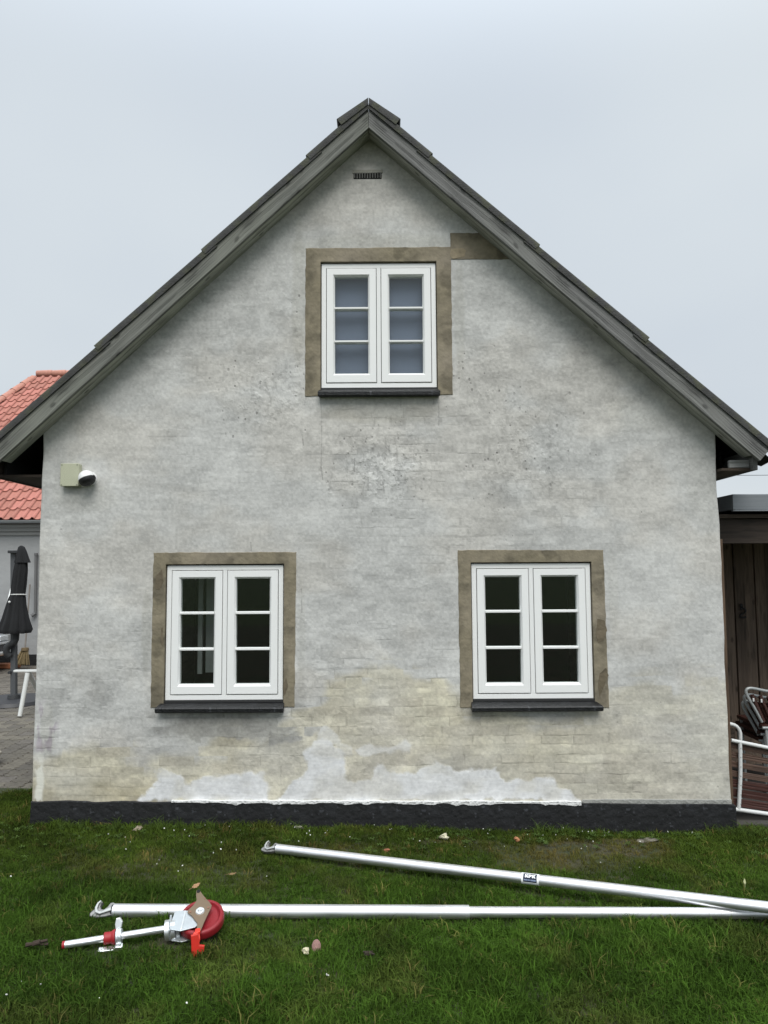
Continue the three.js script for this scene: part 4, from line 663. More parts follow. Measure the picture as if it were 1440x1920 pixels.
// ------------------------------------------------------------------ litter on the lawn
{
  function stone(name, label, cat, px, py, r, sx, sy, sz, col, seed, tilt = 0, lift = 0.025) {
    const g = new THREE.IcosahedronGeometry(r, cat === 'pebble' ? 3 : 1), p = g.attributes.position;
    for (let i = 0; i < p.count; i++) { const v = V(p.getX(i), p.getY(i), p.getZ(i)), k = cat === 'pebble' ? 0.75 + 0.5 * fbm(v.x / r * 1.1 + seed, v.y / r * 1.1 + v.z / r * 1.7, seed, 3) : 0.35 + 1.25 * fbm(v.x / r * 1.6 + seed + 9, v.y / r * 1.6 + v.z / r * 2.1 + 9, Math.round(seed * 10), 2); p.setXYZ(i, v.x * k * sx, v.y * k * sy, v.z * k * sz); }
    const gg = toCreasedNormals(g, cat === 'pebble' ? 0.8 : 0.2); gg.rotateX(tilt); const c = onY(px, py, 0.02);
    const m = solo(name, label, cat, gg, std({ color: lin(...col), roughness: 0.9, bumpMap: rep(mottle, 3, 3), bumpScale: 0.003 })); m.position.set(c.x, groundY(c.x, c.z) + lift, c.z); m.rotation.y = seed; return m;
  }
  stone('pebble', 'oval pinkish pebble standing in the grass below the poles', 'pebble', 593, 1773, 0.022, 1.0, 1.25, 0.5, [0.26, 0.15, 0.13], 0.2, -0.5, 0.034);
  stone('plaster_chip', 'cream forked plaster chip beside the pinkish pebble', 'plaster chip', 573, 1779, 0.017, 1.4, 0.8, 0.9, [0.6, 0.55, 0.38], 2.1, 0, 0.03);
  stone('plaster_chip', 'large cream plaster chip near the black plinth below the right window', 'plaster chip', 834, 1558, 0.024, 1.3, 0.75, 0.8, [0.62, 0.58, 0.42], 3.3, 0, 0.025);
  stone('plaster_chip', 'grey brown plaster chip in front of plinth below left window', 'plaster chip', 258, 1551, 0.024, 1.5, 0.6, 0.9, [0.3, 0.25, 0.18], 4.4, 0, 0.02);
  stone('brick_shard', 'orange brick shard lying on the lawn right of the cream chip', 'brick shard', 968, 1564, 0.019, 1.2, 0.9, 0.8, [0.42, 0.19, 0.09], 5.1, 0, 0.028);
  stone('brick_shard', 'small dull red brick shard just above the slanting pole', 'brick shard', 726, 1585, 0.014, 1.5, 0.7, 1, [0.3, 0.12, 0.06], 6.2, 0, 0.02);
  stone('clay_lump', 'pale grey clay lump by the plinth near the right corner', 'clay lump', 1215, 1553, 0.05, 1.9, 0.2, 0.7, [0.17, 0.155, 0.125], 0.35, 0, 0.008);
  stone('clay_lump', 'pale lump among the weeds by the hook of the slanting pole', 'clay lump', 560, 1547, 0.02, 1.5, 0.6, 0.9, [0.3, 0.28, 0.22], 2.7, 0, 0.03);
  // dead leaves and bark
  function leaf(label, px, py, L, W, col, yaw, tilt, curl) {
    const g = new THREE.PlaneGeometry(L, W, 14, 8), p = g.attributes.position;
    for (let i = 0; i < p.count; i++) { const u = clamp(p.getX(i) / L + 0.5), w = Math.sin(Math.PI * Math.pow(u, 0.8)) * (0.9 + 0.14 * Math.sin(u * 19)); const y = p.getY(i) * w; p.setXYZ(i, p.getX(i), y, curl * (y * y * 14 + Math.pow(u - 0.5, 2) * L * 0.5) + 0.002 * Math.sin(u * 25)); }
    g.rotateX(-Math.PI / 2); g.computeVertexNormals(); const c = onY(px, py, 0.03), t = thing('dead_leaf', label, 'leaf', [c.x, groundY(c.x, c.z) + 0.042, c.z]); t.rotation.set(tilt, yaw, 0);
    part('blade', g, std({ color: lin(...col), roughness: 0.85, side: THREE.DoubleSide }), t); part('stalk', rod(V(-L / 2 - 0.02, 0.003, 0), V(-L / 2 + 0.01, 0.004, 0), 0.0012, 0.0016, 6), std({ color: lin(...col.map((k) => k * 0.7)), roughness: 0.9 }), t);
  }
  leaf('curled tan leaf on the grass just above the brake plate', 368, 1662, 0.05, 0.03, [0.33, 0.19, 0.1], 0.7, 0.5, 1);
  leaf('brown leaf lying flat left of the slanting pole hook', 436, 1638, 0.05, 0.02, [0.2, 0.13, 0.06], 0.3, 0.25, 0.6);
  leaf('pale dry leaf on the lawn at the far right above the poles', 1396, 1648, 0.045, 0.014, [0.32, 0.33, 0.17], 1.2, 0.5, 0.6);
  { const c = onY(64, 1774, 0.03), parts = []; const r = rng(31); for (let i = 0; i < 9; i++) { const a = V((r() - 0.5) * 0.07, r() * 0.02, (r() - 0.5) * 0.03), b = V(a.x + 0.02 + 0.035 * r(), a.y + (r() - 0.4) * 0.02, a.z + (r() - 0.5) * 0.03); parts.push(rod(a, b, 0.004 + 0.007 * r(), 0.002 + 0.005 * r(), 6).toNonIndexed()); }
    const m = solo('bark_scrap', 'dark brown twisted bark scrap on the lawn at lower left', 'bark', toCreasedNormals(mergeGeometries(parts), 0.4), std({ color: lin(0.042, 0.028, 0.02), roughness: 0.95 })); m.position.set(c.x - 0.02, groundY(c.x, c.z) + 0.034, c.z); m.rotation.y = 0.25; }
  { const c = onY(683, 1784, 0.02), parts = []; const r = rng(32); for (let i = 0; i < 5; i++) { const a = V((r() - 0.5) * 0.05, r() * 0.012, (r() - 0.5) * 0.02), b = V(a.x + 0.03 * r() + 0.02, a.y + (r() - 0.4) * 0.01, a.z + (r() - 0.5) * 0.02); parts.push(rod(a, b, 0.004 + 0.004 * r(), 0.002, 6).toNonIndexed()); }
    const m = solo('bark_scrap', 'small dark bark scrap on the lawn right of the pebble', 'bark', toCreasedNormals(mergeGeometries(parts), 0.4), std({ color: lin(0.035, 0.026, 0.018), roughness: 0.95 })); m.position.set(c.x, groundY(c.x, c.z) + 0.025, c.z); }
  // crumbs of old limewash
  const g = new THREE.IcosahedronGeometry(0.007, 1), p = g.attributes.position; for (let i = 0; i < p.count; i++) p.setXYZ(i, p.getX(i) * 1.3, p.getY(i) * 0.6, p.getZ(i)); const gg = toCreasedNormals(g, 0.3);
  const spots = [[126, 1544], [144, 1550], [148, 1575], [203, 1570], [236, 1597], [244, 1585], [308, 1560], [326, 1562], [346, 1563], [355, 1573], [414, 1598], [415, 1583], [430, 1555], [443, 1597], [298, 1619], [294, 1627], [334, 1638], [342, 1628], [400, 1606], [510, 1552], [516, 1546], [545, 1548], [548, 1543], [578, 1546], [585, 1543], [610, 1561], [614, 1558], [702, 1546], [775, 1574], [787, 1575], [816, 1577], [906, 1548], [918, 1550], [989, 1559], [946, 1588], [1056, 1546], [1018, 1563], [1019, 1572], [1092, 1554], [1112, 1575], [1090, 1591], [1200, 1573], [1126, 1622], [1199, 1627], [1100, 1585], [1103, 1553], [1110, 1552], [640, 1545], [500, 1648], [346, 1500], [1391, 1724], [1042, 1560], [986, 1546], [872, 1590], [656, 1570], [12, 1873], [76, 1855], [40, 1850], [186, 1883], [616, 1837], [613, 1832], [560, 1580], [20, 1655], [350, 1893]].map(([a, b]) => onY(a, b, 0.0));
  const r = rng(88); for (let i = 0; i < 24; i++) spots.push(V(lerp(-2.3, 2.2, r()), 0, 0.05 + 0.55 * r() * r()));
  const im = new THREE.InstancedMesh(gg, std({ color: 0xffffff, roughness: 0.9 }), spots.length); im.name = 'plaster_crumbs'; im.userData = { label: 'white limewash crumbs scattered in the grass below the wall', category: 'plaster crumbs', kind: 'stuff' };
  spots.forEach((s, i) => { const k = 0.25 + 0.5 * r(); im.setMatrixAt(i, new THREE.Matrix4().compose(V(s.x, groundY(s.x, s.z) + 0.026 + 0.012 * r(), s.z), new THREE.Quaternion().setFromEuler(new THREE.Euler(r() * 2, r() * 6, r() * 2)), V(k, k, k))); const w = 0.4 + 0.3 * r(); im.setColorAt(i, lin(w, w, w * 0.92)); }); shade(im); scene.add(im);
}
growGrass(); growWeeds();

// ------------------------------------------------------------------ the red-roofed house beyond the yard
{
  const WZ = -9.02, EZ = -8.82;
  const h = thing('red_roofed_house', 'grey rendered house with red pantile roof behind on the left', 'house');
  const eave = onZ(30, 973, EZ), th = THREE.MathUtils.degToRad(41.5);
  const ridgeS = (() => { for (let s = 4; s < 9; s += 0.01) { const p = V(0, eave.y + Math.sin(th) * s, EZ - Math.cos(th) * s); const d = p.clone().sub(EYE); if (Math.atan2(d.y, -d.z) > THREE.MathUtils.degToRad(4.5) + Math.atan((960 - 697) / 1386)) return s; } return 6; })();
  const mRender = std({ color: lin(0.33, 0.335, 0.335), map: rep(texture(512, 512, (u, v, o) => { const t = 1 + (tfbm(u, v, 4, 5, 900, 5) - 0.5) * 0.5; o[0] = o[1] = o[2] = 0.95 * t; }, true), 0.4, 0.4), bumpMap: rep(mottle, 1, 1), bumpScale: 0.01, roughness: 0.95 });
  const mCorn = std({ color: lin(0.3, 0.3, 0.29), roughness: 0.9 }), mGut = std({ color: lin(0.27, 0.28, 0.28), roughness: 0.5, metalness: 0.4 });
  const xl = -14, xr = 2;
  part('wall', planar(box(xl, xr, -0.1, eave.y - 0.12, WZ - 0.35, WZ), (x, y, z) => [x, y]), mRender, h);
  part('plinth', box(xl - 0.01, xr, -0.1, 0.2, WZ - 0.2, WZ + 0.02), mTar, h);
  part('cornice', box(xl, xr, eave.y - 0.3, eave.y - 0.235, WZ - 0.1, WZ + 0.05), mCorn, h);
  part('cornice', box(xl, xr, eave.y - 0.232, eave.y - 0.165, WZ - 0.1, WZ + 0.09), mCorn, h);
  part('cornice', box(xl, xr, eave.y - 0.162, eave.y - 0.1, WZ - 0.1, WZ + 0.13), mCorn, h);
  part('gutter', (() => { const g = new THREE.CylinderGeometry(0.06, 0.06, xr - xl, 20, 1, true, 0, Math.PI); g.rotateZ(Math.PI / 2); g.rotateX(Math.PI / 2 * 0 + Math.PI); g.translate((xl + xr) / 2, eave.y - 0.03, EZ + 0.045); return g; })(), mGut, h);
  part('back_wall', box(xl, xr, -0.1, eave.y - 0.12, WZ - 8.9, WZ - 8.6), mRender, h);
  // roof deck under the tiles, hipped at its left end
  const P = (x, s, n = 0) => V(x, eave.y + Math.sin(th) * s + Math.cos(th) * n, EZ - Math.cos(th) * s + Math.sin(th) * n);
  const rp = onZ(77, 697, P(0, ridgeS).z), hipX = (s) => rp.x - 0.40 * Math.cos(th) * (ridgeS - s);
  const backZ = P(0, ridgeS).z * 2 - EZ;
  { const a = P(hipX(0), 0, -0.03), b = P(xr, 0, -0.03), c = P(xr, ridgeS, -0.03), d = P(rp.x, ridgeS, -0.03), e = V(hipX(0), a.y, backZ), f = V(xr, a.y, backZ);
    const g = new THREE.BufferGeometry(); g.setAttribute('position', new THREE.Float32BufferAttribute([a, b, c, a, c, d, a, d, e, e, d, c, e, c, f, f, c, b, a, e, f, a, f, b].flatMap((v) => [v.x, v.y, v.z]), 3)); g.computeVertexNormals(); planar(g, (x, y, z) => [x, y]);
    part('roof', g, std({ color: lin(0.16, 0.05, 0.035), roughness: 0.95 }), h); }
  const roof = h.children[h.children.length - 1];
  const tw = 0.2, gauge = 0.315, len = 0.37, K = 14;
  const tile = (() => {   // one pantile: a shallow trough and a roll, x across, y up the slope, z out of it
    const pos = [], idx = [], prof = []; for (let i = 0; i <= K; i++) { const u = i / K; prof.push([(u - 0.5) * (tw + 0.024), u < 0.62 ? -0.016 * Math.sin((u / 0.62) * Math.PI) : 0.038 * Math.sin(((u - 0.62) / 0.38) * Math.PI * 0.92)]); }
    for (const [y, dz] of [[0, 0.03], [len, 0.004]]) for (const [x, z] of prof) pos.push(x, y, z + dz);
    for (const [x, z] of prof) pos.push(x, 0.001, z + 0.03 - 0.014);
    for (let i = 0; i < K; i++) { const a = i, b = i + K + 1, c = i + 2 * (K + 1); idx.push(a, a + 1, b + 1, a, b + 1, b, c, c + 1, a + 1, c, a + 1, a); }
    const g = new THREE.BufferGeometry(); g.setAttribute('position', new THREE.Float32BufferAttribute(pos, 3)); g.setIndex(idx); return planar(toCreasedNormals(g, 0.7), (x, y) => [x * 3, y * 3]);
  })();
  const clay = texture(256, 256, (u, v, o) => { const t = 1 + (tfbm(u, v, 10, 10, 920, 4) - 0.5) * 0.4; o[0] = 0.40 * t; o[1] = 0.16 * t; o[2] = 0.12 * t; }, true);
  const tones = [0.86, 0.94, 1.0, 1.08].map((k) => std({ map: clay, roughness: 0.8, color: lin(k, k * (0.96 + 0.06 * hash(k * 100 | 0, 1, 1)), k) }));
  const rows = Math.floor(ridgeS / gauge), rest = [], rq = new THREE.Quaternion().setFromRotationMatrix(new THREE.Matrix4().makeBasis(V(1, 0, 0), V(0, Math.sin(th), -Math.cos(th)), V(0, Math.cos(th), Math.sin(th))));
  let kept = 0;
  for (let j = 0; j < rows; j++) for (let i = 0; i < 72; i++) {
    const s = j * gauge - 0.03, x = -12.6 + i * tw; if (x < hipX(s + 0.2) - 0.06 || x > xr - 0.1) continue;
    const p = P(x, s), d = p.clone().sub(EYE).applyQuaternion(camera.quaternion.clone().invert()), px = 720 - (1386 * d.x) / d.z, py = 960 + (1386 * d.y) / d.z;
    const see = px > -25 && ((py > 880 && px < 90) || (py < 850 && px < 150 && py < 865 - px * 0.75 + 60));
    if (see && kept < 295) { const m = part('roof_tile', tile, tones[Math.floor(hash(i, j, 21) * 4)], roof); m.position.copy(p); m.quaternion.copy(rq); m.rotateZ((hash(i, j, 22) - 0.5) * 0.02); kept++; } else rest.push([p, hash(i, j, 21)]);
  }
  const im = new THREE.InstancedMesh(tile, tones[2], rest.length); im.name = 'roof_tiles'; im.userData.kind = 'stuff'; rest.forEach(([p, k], i) => { im.setMatrixAt(i, new THREE.Matrix4().compose(p, rq, V(1, 1, 1))); const q = 0.88 + 0.24 * k; im.setColorAt(i, lin(q, q, q)); }); shade(im); roof.add(im);
  // ridge and hip tiles: half-round, lapping
  const half = (L) => { const g = new THREE.CylinderGeometry(0.085, 0.1, L, 14, 1, true, -Math.PI / 2, Math.PI); return g; };
  const mRidge = std({ map: clay, roughness: 0.8, color: lin(1.15, 1.35, 1.35) });
  for (let i = 0; i < 24; i++) { const g = half(0.4); g.rotateZ(Math.PI / 2); g.rotateX(-Math.PI / 2 * 0); const m = part('ridge_tile', g, mRidge, roof); m.position.copy(P(rp.x + 0.1 + i * 0.36, ridgeS, 0.0)); m.rotation.x = 0; }
  { const A = P(hipX(0), 0, 0.02), B = P(rp.x, ridgeS, 0.01), L = A.distanceTo(B), dir = B.clone().sub(A).normalize(), n = Math.floor(L / 0.36);
    const side = V(0, 1, 0).addScaledVector(dir, -dir.y).normalize(), basis = new THREE.Matrix4().makeBasis(side.clone().cross(dir).negate().normalize(), dir, side.clone());
    const xq = new THREE.Quaternion().setFromRotationMatrix(new THREE.Matrix4().makeBasis(dir.clone().cross(side), dir, side));
    for (let i = 0; i < n; i++) { const m = part('hip_tile', half(0.42), mRidge, roof); m.position.copy(A).addScaledVector(dir, 0.2 + i * 0.36); m.quaternion.copy(xq); } }
  // grey conduit fixed to the wall near the corner
  const c0 = onZ(67.5, 1040, WZ + 0.05), c1 = onZ(66, 1150, WZ + 0.05), mCon = std({ color: lin(0.13, 0.13, 0.13), roughness: 0.6 });
  const con = solo('wall_pole', 'grey upright pole hung on the rendered wall beside the parasol', 'pole', mergeGeometries([rod(c0, c1, 0.026), rod(c1, c1.clone().add(V(-0.06, -0.05, 0.03)), 0.034), rod(c0.clone().add(V(0, -0.02, 0)), c0.clone().add(V(0, 0.03, 0)), 0.034)]), mCon);
}

// ------------------------------------------------------------------ yard things at the left edge
{
  // closed cantilever parasol
  const pz = -4.95, b = onZ(22, 1300, pz), mFab = std({ color: lin(0.011, 0.0115, 0.0125), roughness: 0.95, bumpMap: rep(mottleFine, 2, 2), bumpScale: 0.002 }), mMast = std({ color: lin(0.1, 0.105, 0.11), roughness: 0.5, metalness: 0.3 }), mPlas = std({ color: lin(0.03, 0.032, 0.034), roughness: 0.6 });
  const t = thing('parasol', 'closed black cantilever parasol with grey mast standing in the paved yard', 'parasol', [b.x, YARD, pz]);
  const L = (px, py) => onZ(px, py, pz).sub(t.position);
  const mastTop = L(21.5, 1036), r = 0.036;
  { const g = rbox(-0.036, 0.036, 0.05, mastTop.y, -0.036, 0.036, 0.01); g.rotateZ(-Math.atan2(mastTop.x, mastTop.y)); g.translate(0, 0, -0.07); part('mast', g, mMast, t); }
  part('mast_cap', rbox(mastTop.x - 0.042, mastTop.x + 0.1, mastTop.y - 0.01, mastTop.y + 0.03, -0.11, 0.03, 0.008), mPlas, t);
  const can = L(37, 1090), cx = can.x;
  // canopy: a pleated skirt, waist tied with a pale band, and a flared hood
  function pleated(y0, prof, n, amp, seed) {
    const pos = [], idx = [], S = 72; prof.forEach(([y, rr, ox, a]) => { for (let i = 0; i <= S; i++) { const an = (i / S) * Math.PI * 2, k = rr * (1 + a * Math.cos(an * n + seed) + a * 0.5 * Math.cos(an * (n * 2 - 3) + y * 3)); pos.push(ox + Math.cos(an) * k, y, Math.sin(an) * k * 0.85); } });
    for (let j = 0; j + 1 < prof.length; j++) for (let i = 0; i < S; i++) { const a = j * (S + 1) + i, b2 = a + S + 1; idx.push(a, b2, a + 1, a + 1, b2, b2 + 1); }
    const g = new THREE.BufferGeometry(); g.setAttribute('position', new THREE.Float32BufferAttribute(pos, 3)); g.setIndex(idx); g.computeVertexNormals(); return planar(g, (x, y, z) => [x * 4, y * 4]);
  }
  const Y = (py) => L(30, py).y, X = (px) => L(px, 1100).x, W = (px) => px * (L(1, 1100).x - L(0, 1100).x);
  part('canopy', pleated(0, [[Y(1187), W(25), X(31), 0.1], [Y(1180), W(28), X(31), 0.1], [Y(1160), W(22), X(31.5), 0.09], [Y(1135), W(17), X(32), 0.07], [Y(1122), W(15), X(33), 0.05], [Y(1115), W(13), X(34), 0.04], [Y(1095), W(13), X(36), 0.06], [Y(1070), W(12.5), X(38), 0.06], [Y(1050), W(10.5), X(39), 0.05], [Y(1036), W(7.5), X(38), 0.03], [Y(1026), W(4), X(37), 0.0], [Y(1023.5), W(1), X(37), 0.0]], 9, 0.1, 1), mFab, t);
  part('hood', pleated(0, [[Y(1055), W(13.5), X(41), 0.1], [Y(1045), W(11), X(40), 0.08], [Y(1034), W(8.5), X(39), 0.04], [Y(1026), W(6), X(38), 0.0], [Y(1023), W(2), X(37.5), 0.0]], 6, 0.1, 2.2), mFab, t);
  const band = new THREE.TorusGeometry(W(13.3), 0.008, 8, 40); band.rotateX(Math.PI / 2 - 0.05); band.scale(1, 1, 0.86); band.translate(X(35.5), Y(1115), 0); part('tie_band', band, std({ color: lin(0.6, 0.6, 0.58), roughness: 0.8 }), t);
  const knob = new THREE.SphereGeometry(0.016, 16, 12); knob.translate(X(27), Y(1128), 0.125); part('press_stud', knob, std({ color: lin(0.7, 0.7, 0.68), roughness: 0.5 }), t);
  // crank housing and handle under the skirt
  part('crank_housing', tube([V(X(33), Y(1184), 0.0), V(X(32), Y(1202), 0.02), V(X(20), Y(1212), 0.03), V(X(18), Y(1224), 0.02), V(X(22), Y(1230), 0)], 0.045, 30, 14), mPlas, t);
  part('crank_handle', rod(V(X(27), Y(1190), 0.1), V(X(27), Y(1203), 0.1), 0.008), std({ color: lin(0.5, 0.5, 0.5), roughness: 0.3, metalness: 0.8 }), t);
  part('clamp_knob', (() => { const g = new THREE.CylinderGeometry(0.02, 0.02, 0.05, 14); g.rotateX(Math.PI / 2); g.translate(-0.045, Y(1261), -0.02); return g; })(), mPlas, t);
  const plate = new THREE.CylinderGeometry(0.46, 0.48, 0.045, 48); plate.translate(0.0, 0.03, -0.05); part('base_plate', planar(plate, (x, y, z) => [x, z]), std({ color: lin(0.035, 0.036, 0.04), roughness: 0.45 }), t);
  const foot = new THREE.CylinderGeometry(0.075, 0.085, 0.05, 28); foot.translate(0, 0.08, -0.06); part('foot', foot, mPlas, t);
}
{
  // white trestle half hidden by the house corner
  const z = -4.1, a = onZ(27, 1256, z), l0 = onZ(52, 1262, z + 0.02), l1 = onY(37, 1343, 0.0), m = std({ color: lin(0.62, 0.63, 0.61), roughness: 0.5 });
  const t = thing('trestle', 'white trestle with splayed leg beside the house corner', 'trestle', [a.x, 0, z]); const rel = (v) => v.clone().sub(t.position);
  const A = rel(a);
  part('rail', rbox(A.x, A.x + 1.25, A.y - 0.028, A.y, -0.03, 0.03, 0.006), m, t);
  for (const k of [0, 0.95]) { part('leg', rod(rel(l0).add(V(k, 0, 0)), rel(l1).add(V(k * 1.15, 0, 0)), 0.029, 0.026), m, t); part('leg', rod(rel(l0).add(V(k, 0, -0.03)), rel(l1).add(V(k * 1.15, 0, 0)).setZ(-0.55), 0.029, 0.026), m, t); }
}
{
  // straw broom against the far wall
  const z = -8.5, t = thing('broom', 'straw broom leaning on the far wall behind the parasol', 'broom'), top = onZ(56, 1096, -8.93), neck = onZ(47, 1216, z), mS = std({ color: lin(0.22, 0.165, 0.085), roughness: 1 });
  part('handle', rod(neck.clone().addScaledVector(top.clone().sub(neck).normalize(), -0.05), top, 0.014, 0.014, 10), std({ color: lin(0.16, 0.14, 0.12), roughness: 0.7 }), t);
  const r = rng(55), gs = []; for (let i = 0; i < 130; i++) { const a = r() * 6.28, q = Math.sqrt(r()), y1 = onZ(47, 1247 - 4 * r(), z).y; gs.push(rod(V(neck.x + Math.cos(a) * q * 0.055, neck.y, neck.z + Math.sin(a) * q * 0.03), V(neck.x - 0.01 + Math.cos(a) * q * 0.16 - 0.03, y1, neck.z + 0.04 + Math.sin(a) * q * 0.06), 0.005, 0.004, 5).toNonIndexed()); }
  part('straw_head', mergeGeometries(gs), mS, t); const bd = new THREE.CylinderGeometry(0.062, 0.07, 0.05, 20); bd.translate(neck.x, neck.y - 0.01, neck.z); part('binding', bd, std({ color: lin(0.14, 0.1, 0.05), roughness: 0.9 }), t);
  // white pole leaning beyond the parasol, orange plank on the paving
  solo('leaning_pole', 'thin white pole leaning on the far wall left of the parasol', 'pole', rod(onZ(1, 1184, -8.5), onZ(24, 1092, -8.98), 0.02), std({ color: lin(0.75, 0.76, 0.75), roughness: 0.5 })).userData.kind = undefined;
  const p0 = onY(-60, 1251, 0.03), p1 = onY(34, 1249, 0.03), pl = rbox(-(p1.x - p0.x) / 2, (p1.x - p0.x) / 2, -0.03, 0.05, -0.12, 0.12, 0.006);
  const m = solo('plank', 'orange brown plank lying on the paving by the silver vehicle', 'plank', planar(pl, (x, y, z) => [x, z + y]), std({ map: wc2, color: lin(3.0, 1.5, 0.9), roughness: 0.8 })); m.position.set((p0.x + p1.x) / 2, 0.03, p0.z - 0.1); m.rotation.y = 0.03;
}
{
  // silver vehicle, only its front corner in the picture
  const zF = -7.3, e = onZ(20, 1236, -8.4), t = thing('car', 'silver grey car front corner at the left edge behind the parasol', 'car', [e.x - 0.1, 0, -7.65]); t.rotation.y = Math.PI / 2;
  const mB = new THREE.MeshPhysicalMaterial({ color: lin(0.3, 0.31, 0.32), metalness: 0.4, roughness: 0.35, clearcoat: 0.6 }), mCh = std({ color: lin(0.8, 0.82, 0.83), metalness: 0.7, roughness: 0.25 }), mG = new THREE.MeshPhysicalMaterial({ color: lin(0.3, 0.33, 0.34), roughness: 0.05, metalness: 0.2 });
  const Y = (py) => onZ(10, py, zF).y;
  // body: side profile (z back, y up) carried across the width
  const prof = [[0.0, 0.28], [0.03, Y(1225)], [-0.04, Y(1203)], [-0.12, Y(1198)], [-0.35, 0.72], [-0.36, 0.3]];
  const body = prism(prof, -0.85, 0.85, (u, v, q) => [q, v, u], 0.5); part('body', body, mB, t);
  part('bonnet', prism([[-0.34, 0.3], [-0.34, 0.715], [-0.45, 0.735], [-0.98, 0.8], [-1.0, 0.3]], -0.84, 0.84, (u, v, q) => [q, v, u], 0.5), mB, t);
  part('cabin', prism([[-1.0, 0.3], [-0.98, 0.82], [-1.5, 1.34], [-2.0, 1.42], [-3.0, 1.38], [-3.5, 0.95], [-3.9, 0.9], [-3.95, 0.3]], -0.82, 0.82, (u, v, q) => [q * (1 - 0.14 * sstep(0.85, 1.4, v)), v, u], 0.4), mB, t);
  part('windscreen', prism([[-0.99, 0.86], [-0.985, 0.866], [-1.47, 1.31], [-1.475, 1.304]], -0.68, 0.68, (u, v, q) => [q * (1 - 0.1 * sstep(0.85, 1.4, v)), v + 0.012, u + 0.012], 0.3), mG, t);
  part('bumper', rbox(-0.88, 0.87, Y(1240), Y(1231.5), -0.1, 0.09, 0.03, 3), mCh, t); part('trim', rbox(-0.8, 0.82, Y(1217.5), Y(1213.5), -0.01, 0.05, 0.008), mCh, t);
  part('grille', rbox(-0.5, 0.8, Y(1231), Y(1219), -0.02, 0.032, 0.01), std({ color: lin(0.05, 0.05, 0.055), roughness: 0.5 }), t);
  for (const x of [-0.68, 0.66]) part('headlight', rbox(x - 0.14, x + 0.14, Y(1211), Y(1201), -0.1, 0.02, 0.02, 3), mCh, t);
  for (const [x, z] of [[-0.76, -0.6], [0.76, -0.6], [-0.76, -3.1], [0.76, -3.1]]) { const w = new THREE.CylinderGeometry(0.3, 0.3, 0.2, 32); w.rotateZ(Math.PI / 2); w.translate(x, 0.3, z); const wh = part('wheel', w, mBlackRubber, t); const rm = new THREE.CylinderGeometry(0.18, 0.18, 0.21, 24); rm.rotateZ(Math.PI / 2); rm.translate(x, 0.3, z); part('rim', rm, mCh, wh); }
  for (const s of [-1, 1]) part('mirror', rbox(s * 0.92 - 0.09, s * 0.92 + 0.09, 0.88, 1.0, -1.15, -1.05, 0.02), mB, t);
}
{
  // iron ring handle thing at the very left edge of the yard
  const c = onY(0, 1421, 0.05), t = thing('plant_pot', 'dark plant pot with pale rim cut by the left edge of the picture', 'plant pot', [c.x - 0.11, YARD, c.z]);
  part('pot', new THREE.LatheGeometry([[0.0, 0.0], [0.07, 0.0], [0.1, 0.1], [0.095, 0.1], [0.07, 0.01]].map(([a, b]) => new THREE.Vector2(a, b)), 32), std({ color: lin(0.03, 0.025, 0.02), roughness: 0.8 }), t);
  const r = new THREE.TorusGeometry(0.1, 0.012, 10, 36); r.rotateX(Math.PI / 2); r.translate(0, 0.1, 0); part('rim', r, std({ color: lin(0.3, 0.28, 0.22), roughness: 0.7 }), t);
  const s = new THREE.CircleGeometry(0.09, 28); s.rotateX(-Math.PI / 2); s.translate(0, 0.08, 0); part('potting_soil', s, mSoil, t);
}

